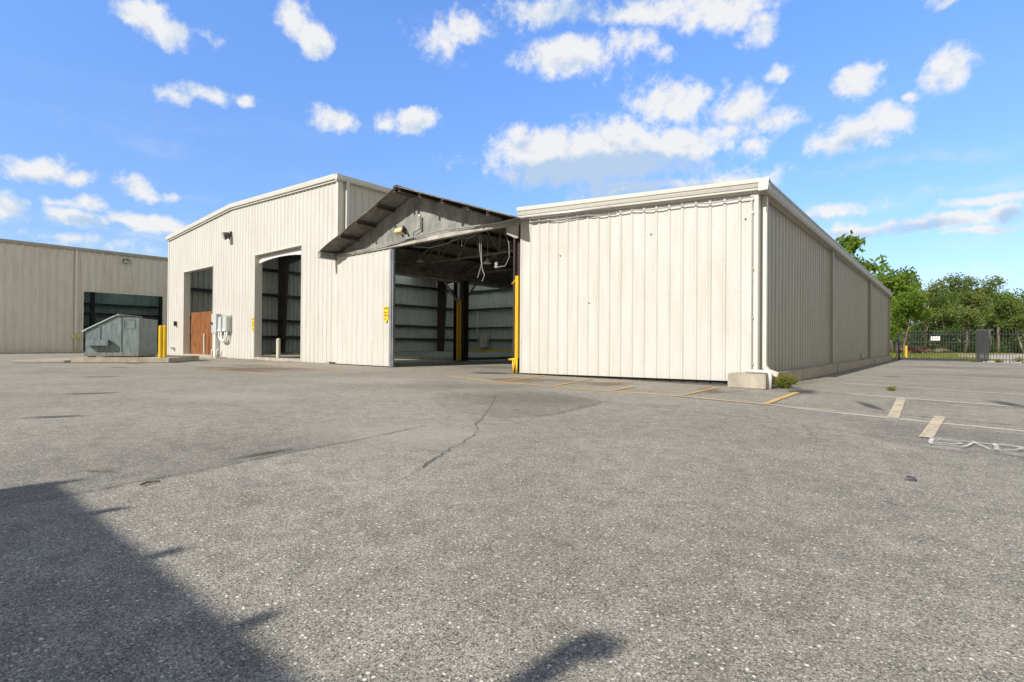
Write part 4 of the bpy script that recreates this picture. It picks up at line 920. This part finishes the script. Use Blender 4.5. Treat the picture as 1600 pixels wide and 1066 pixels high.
# ------------------------------------------------------------------ added unseen objects that throw the foreground shadows (behind the camera)
az0 = R(SUN_AZ); k = 1/math.tan(R(SUN_EL)); CH = 3.6; ey = .66 - CH*k*math.cos(R(SUN_AZ)); ex = -3.92 - CH*k*math.sin(R(SUN_AZ))
cn = thing('open_canopy', 'open metal canopy whose roof throws the large dark shadow at lower left', 'canopy', (0,ey,0))
m = MB(); m.prism([(ex,ey,CH-.06),(ex,ey,CH),(ex,ey-7,CH+.5),(ex,ey-7,CH+.44)], (9,0,0)); part(m, 'roof', M['galvdark'], cn)  # roof of the added canopy, unseen, only throws the shadow
for x in (-3.85,-3.05,-2.28,-1.53,-.75,0,.75,1.5,2.25,3.0):
    m = MB(); m.bar((x-.33,ey+.20,CH-.12),(x-.33,ey-6.8,CH+.36),.065,.10); part(m, 'rafter', M['rust'], cn)
for x in (ex+.3,1.2,ex+8.7):
    for y in (ey-.4,ey-6.6): m = MB(); m.box(x-.07,x+.07,y-.07,y+.07,0,CH-.1+(.0 if y > ey-3 else .4)); part(m, 'post', M['steel'], cn)
lpz = 3.2
lp = thing('lamp_post', 'slim lamp post behind the camera whose soft shadow touches the bottom edge', 'lamp post', (-.75-lpz*k*math.sin(az0),1.27-lpz*k*math.cos(az0),0))
m = MB(); m.tube([(0,0,0),(0,0,lpz-.06)], [.05,.042], 12); m.build('pole', M['fence'], lp, smooth=True)
m = MB(); m.tube([(0,0,0),(0,0,.04)], .12, 14); m.build('base_plate', M['fence'], lp)
m = MB(); m.prism([(-.04,-.04,lpz-.07),(.06,-.04,lpz-.07),(.09,-.04,lpz-.02),(.07,-.04,lpz+.0),(-.02,-.04,lpz+.0)], (0,.08,0)); m.build('lamp_head', M['darkbronze'], lp, bevel=.01)

# ------------------------------------------------------------------ camera
cam = bpy.data.cameras.new('camera'); co = bpy.data.objects.new('camera', cam); COL.objects.link(co)
cam.sensor_width = 36; cam.lens = 36*825/1600.0; cam.clip_end = 2000; cam.clip_start = .05
co.matrix_world = Matrix.Translation((0,0,.8)) @ Matrix.Rotation(R(39.785), 4, 'Z') @ Matrix.Rotation(R(90+.3195), 4, 'X') @ Matrix.Rotation(R(.4125), 4, 'Z')
S.camera = co

# ------------------------------------------------------------------ light and sky
az = R(SUN_AZ); el = R(SUN_EL)
trav = Vector((math.sin(az)*math.cos(el), math.cos(az)*math.cos(el), -math.sin(el)))
sd = bpy.data.lights.new('sun', 'SUN'); so = bpy.data.objects.new('sun', sd); COL.objects.link(so)
sd.energy = 4.7; sd.angle = R(.53); sd.color = (1,.95,.87)
so.rotation_euler = trav.to_track_quat('-Z','Y').to_euler()
w = bpy.data.worlds.new('World'); S.world = w; w.use_nodes = True
nt_ = w.node_tree; nt_.nodes.clear(); N = nt_.nodes.new; LK = nt_.links.new
SKY = .12
sky = N('ShaderNodeTexSky'); sky.sky_type = 'NISHITA'; sky.sun_disc = False; sky.sun_elevation = el; sky.sun_rotation = math.pi + az
sky.air_density = 1.0; sky.dust_density = .6; sky.ozone_density = 2.0
def VM(op, a, b=None, c=None):
    x = N('ShaderNodeVectorMath'); x.operation = op
    for i, v in enumerate((a,b,c)):
        if v is None: continue
        if isinstance(v, bpy.types.NodeSocket): LK(v, x.inputs[i])
        else: x.inputs[i].default_value = v
    return x.outputs['Value'] if op == 'LENGTH' else x.outputs[0]
def MT(op, a, b=None, clamp=False):
    x = N('ShaderNodeMath'); x.operation = op; x.use_clamp = clamp
    for i, v in enumerate((a,b)):
        if v is None: continue
        if isinstance(v, bpy.types.NodeSocket): LK(v, x.inputs[i])
        else: x.inputs[i].default_value = v
    return x.outputs[0]
tc = N('ShaderNodeTexCoord'); sep = N('ShaderNodeSeparateXYZ'); LK(tc.outputs['Generated'], sep.inputs[0])
azn = MT('MULTIPLY', MT('ARCTAN2', sep.outputs[0], sep.outputs[1]), 180/math.pi)
eln = MT('MULTIPLY', MT('ARCSINE', sep.outputs[2]), 180/math.pi)
cmb = N('ShaderNodeCombineXYZ'); LK(azn, cmb.inputs[0]); LK(eln, cmb.inputs[1])
def NZ(vec, scale, det, rough=.6):
    x = N('ShaderNodeTexNoise'); LK(vec, x.inputs['Vector']); x.inputs['Scale'].default_value = scale; x.inputs['Detail'].default_value = det; x.inputs['Roughness'].default_value = rough
    return x
warp = NZ(tc.outputs['Generated'], 9, 3)
wv = VM('MULTIPLY', VM('SUBTRACT', warp.outputs['Color'], (.5,.5,.5)), (5,3,0))
P2 = VM('ADD', cmb.outputs[0], wv)
CL = [(-30.95, 18.6, 14.95, 2.44, 1.15), (-26.25, 16.26, 9.39, 1.36, 0.9), (-0.72, 10.17, 6.45, 0.68, 0.9), (-50.94, 21.56, 1.62, 0.71, 0.5), (-18.08, 20.99, 4.08, 1.46, 0.7), (-46.95, 29.91, 2.76, 2.04, 0.5), (-80.6, 11.15, 2.48, 0.51, 0.6), (-69.71, 26.55, 1.16, 0.77, 0.35), (-26.34, 29.43, 3.25, 2.02, 0.55), (-75.39, 26.92, 2.27, 1.6, 1.2), (-73.15, 25.93, 2.4, 1.67, 1.2), (-62.76, 29.73, 2.28, 1.71, 1), (-60.77, 28.35, 2.34, 1.88, 1.1), (-70.18, 21.83, 3.21, 0.93, 0.9), (-67.25, 22.15, 1.78, 0.84, 1), (-72.46, 21.44, 1.71, 0.91, 0.8), (-58.6, 21.96, 2.79, 1.46, 1.1), (-49.94, 22.39, 2.45, 1.51, 1.2), (-53.6, 22.21, 1.59, 1.04, 0.5), (-81.8, 13.7, 3.22, 1.55, 1.2), (-79.49, 13.38, 1.51, 0.91, 1), (-75.48, 13.33, 2.07, 1.07, 1), (-73.01, 13.19, 1.18, 0.55, 0.6), (-78.25, 11.44, 1.48, 0.89, 1.1), (-79.37, 10.22, 3.24, 0.88, 1), (-74.62, 10.58, 3.67, 0.93, 1.1), (-83.45, 10.05, 1.72, 1.46, 1), (-79.77, 8.49, 4.79, 0.73, 0.6), (-45.24, 30.78, 3.47, 2.01, 0.8), (-36.56, 32.17, 8.21, 1.57, 0.9), (-26.36, 31.85, 9.41, 1.64, 1), (-18.14, 30.74, 6.31, 1.51, 1.1), (-14.61, 28.75, 2.13, 1.63, 1), (-33.76, 28.46, 6.44, 1.9, 1.2), (-28.66, 29.22, 3.96, 3.04, 0.6), (-23.08, 27.83, 1.77, 0.93, 0.5), (-13.02, 24.95, 1.64, 1.02, 1), (-6.65, 23.12, 2.19, 1.76, 1.2), (-0.33, 22.0, 2.25, 1.74, 1.2), (-2.73, 21.06, 0.75, 0.58, 0.9), (-23.06, 24.1, 5.26, 2.3, 1.1), (-16.9, 22.78, 4.01, 2.15, 1), (-13.72, 20.93, 3.27, 1.52, 0.9), (-29.6, 19.65, 12.72, 3.28, 1.2), (-37.15, 20.24, 6.19, 2.3, 1.2), (-22.4, 20.03, 6.69, 2.43, 1.1), (-15.6, 18.86, 1.83, 1.47, 0.9), (-7.12, 18.62, 3.32, 1.78, 1), (-4.5, 19.33, 2.25, 1.61, 1), (-8.88, 18.08, 2.49, 1.5, 1), (-20.5, 15.97, 10.85, 1.45, 0.9), (-8.1, 12.2, 3.86, 0.9, 1), (-1.57, 10.65, 4.8, 0.84, 1), (2.09, 11.79, 4.31, 0.5, 0.9), (4.03, 10.68, 1.41, 0.87, 1), (2.85, 9.18, 3.88, 0.4, 0.8), (-6.12, 10.39, 5.4, 1.01, 0.7), (-7.51, 14.91, 0.69, 0.4, 0.6), (-0.35, 27.01, 1.23, 0.6, 0.8)]
acc = None
for a0, e0, wa, we, st in CL:
    d = VM('LENGTH', VM('MULTIPLY', VM('SUBTRACT', P2, (a0,e0,0)), (.95/wa,.93/we,0)))
    v = MT('MULTIPLY', MT('SUBTRACT', 1.0, d), st)
    acc = v if acc is None else MT('MAXIMUM', acc, v)
n1 = NZ(tc.outputs['Generated'], 13, 6, .6).outputs['Fac']; det = n1
n2 = NZ(tc.outputs['Generated'], 52, 5, .65).outputs['Fac']
n1b = NZ(VM('ADD', tc.outputs['Generated'], (-.006,-.012,.022)), 13, 6, .6).outputs['Fac']
den = MT('ADD', MT('MULTIPLY', acc, 1.55), MT('ADD', MT('MULTIPLY', MT('SUBTRACT', n1, .48), 2.1), MT('MULTIPLY', MT('SUBTRACT', n2, .5), 1.25)))
mr = N('ShaderNodeMapRange'); mr.interpolation_type = 'SMOOTHSTEP'; LK(den, mr.inputs[0]); mr.inputs[1].default_value = .0; mr.inputs[2].default_value = 1.15
UN = [(-32.98, 16.92, 15.52, 1.63, 2.4), (-25.59, 15.72, 8.73, 1.12, 1.5), (-30.27, 17.96, 13.39, 1.85, 2.2), (-31.06, 32.43, 10.47, 1.07, 0.6), (-1.57, 10.07, 5.53, 0.74, 1.1), (4.14, 10.32, 1.58, 0.87, 1.4), (-8.1, 11.46, 4.31, 0.79, 0.9), (-20.49, 15.36, 7.08, 0.97, 0.9), (-7.12, 17.77, 2.86, 0.74, 0.7), (-16.9, 21.68, 5.1, 0.88, 0.6), (-81.79, 12.82, 2.8, 0.69, 0.8), (-33.75, 27.64, 5.44, 0.76, 0.6), (-77.24, 9.89, 5.14, 0.53, 1), (-6.12, 9.94, 5.4, 0.79, 1.0)]
ua = None
for a0, e0, wa, we, st in UN:
    d = VM('LENGTH', VM('MULTIPLY', VM('SUBTRACT', P2, (a0,e0,0)), (1/wa,1/we,0)))
    v = MT('MULTIPLY', MT('SUBTRACT', 1.0, d), st); ua = v if ua is None else MT('MAXIMUM', ua, v)
um = MT('ADD', MT('MAXIMUM', MT('MULTIPLY', MT('ADD', ua, MT('MULTIPLY', MT('SUBTRACT', det, .45), .8)), 1.2), 0.0), MT('MULTIPLY', MT('SUBTRACT', n1b, n1), 4.2), True)
cc = N('ShaderNodeMix'); cc.data_type = 'RGBA'; LK(um, cc.inputs['Factor'])
cc.inputs['A'].default_value = (*[c/SKY for c in (.735,.735,.74)], 1); cc.inputs['B'].default_value = (*[c/SKY for c in (.40,.52,.68)], 1)
tint = N('ShaderNodeMix'); tint.data_type = 'RGBA'; tint.blend_type = 'MULTIPLY'; tint.inputs['Factor'].default_value = 1
LK(sky.outputs[0], tint.inputs['A'])
gm = N('ShaderNodeMapRange'); LK(eln, gm.inputs[0]); gm.inputs[1].default_value = 0; gm.inputs[2].default_value = 30
tg = N('ShaderNodeMix'); tg.data_type = 'RGBA'; LK(gm.outputs[0], tg.inputs['Factor']); tg.inputs['A'].default_value = (.80,.86,.98,1); tg.inputs['B'].default_value = (1.2,1.56,2.1,1)
LK(tg.outputs['Result'], tint.inputs['B'])
st = NZ(VM('MULTIPLY', P2, (.035,.30,0)), 1.0, 4, .55).outputs['Fac']
lo = N('ShaderNodeMapRange'); lo.interpolation_type = 'SMOOTHSTEP'; LK(eln, lo.inputs[0]); lo.inputs[1].default_value = 24; lo.inputs[2].default_value = 7
sm = N('ShaderNodeMapRange'); sm.interpolation_type = 'SMOOTHSTEP'; LK(MT('ADD', st, MT('MULTIPLY', MT('SUBTRACT', n1, .5), .35)), sm.inputs[0]); sm.inputs[1].default_value = .46; sm.inputs[2].default_value = .75
wisp = MT('MULTIPLY', MT('MULTIPLY', sm.outputs[0], lo.outputs[0]), .55)
fin = N('ShaderNodeMix'); fin.data_type = 'RGBA'; LK(MT('MAXIMUM', MT('MULTIPLY', mr.outputs[0], .96), wisp), fin.inputs['Factor']); LK(tint.outputs['Result'], fin.inputs['A']); LK(cc.outputs['Result'], fin.inputs['B'])
# unseen warm grey cloud sheet added behind and above the viewer to neutralise ambient light
dt = VM('MULTIPLY', tc.outputs['Generated'], (-.64,.768,0)); sd3 = N('ShaderNodeSeparateXYZ'); LK(dt, sd3.inputs[0])
dd = MT('ADD', MT('ADD', sd3.outputs[0], sd3.outputs[1]), MT('MULTIPLY', MT('SUBTRACT', n1, .5), .35))
m2 = N('ShaderNodeMapRange'); m2.interpolation_type = 'SMOOTHSTEP'; LK(dd, m2.inputs[0]); m2.inputs[1].default_value = .46; m2.inputs[2].default_value = .05
fin2 = N('ShaderNodeMix'); fin2.data_type = 'RGBA'; LK(MT('MULTIPLY', m2.outputs[0], .95), fin2.inputs['Factor']); LK(fin.outputs['Result'], fin2.inputs['A'])
ed = N('ShaderNodeMapRange'); ed.interpolation_type = 'SMOOTHSTEP'; LK(sep.outputs[0], ed.inputs[0]); ed.inputs[1].default_value = .15; ed.inputs[2].default_value = .75
hc = N('ShaderNodeMix'); hc.data_type = 'RGBA'; LK(ed.outputs[0], hc.inputs['Factor'])
hc.inputs['A'].default_value = (*[c/SKY for c in (.225,.212,.178)], 1); hc.inputs['B'].default_value = (*[c/SKY for c in (.56,.54,.48)], 1)  # added cloud is brighter eastward to light the east-facing walls
LK(hc.outputs['Result'], fin2.inputs['B'])
bg = N('ShaderNodeBackground'); LK(fin2.outputs['Result'], bg.inputs[0]); bg.inputs[1].default_value = SKY
ow = N('ShaderNodeOutputWorld'); LK(bg.outputs[0], ow.inputs[0])
w.cycles.sampling_method = 'MANUAL'; w.cycles.sample_map_resolution = 512

vs = S.view_settings; vs.view_transform = 'Standard'; vs.look = 'None'; vs.exposure = 0.30; vs.gamma = 1
S.render.engine = 'CYCLES'; S.cycles.use_denoising = True; S.cycles.max_bounces = 8; S.cycles.diffuse_bounces = 6; S.cycles.transparent_max_bounces = 12
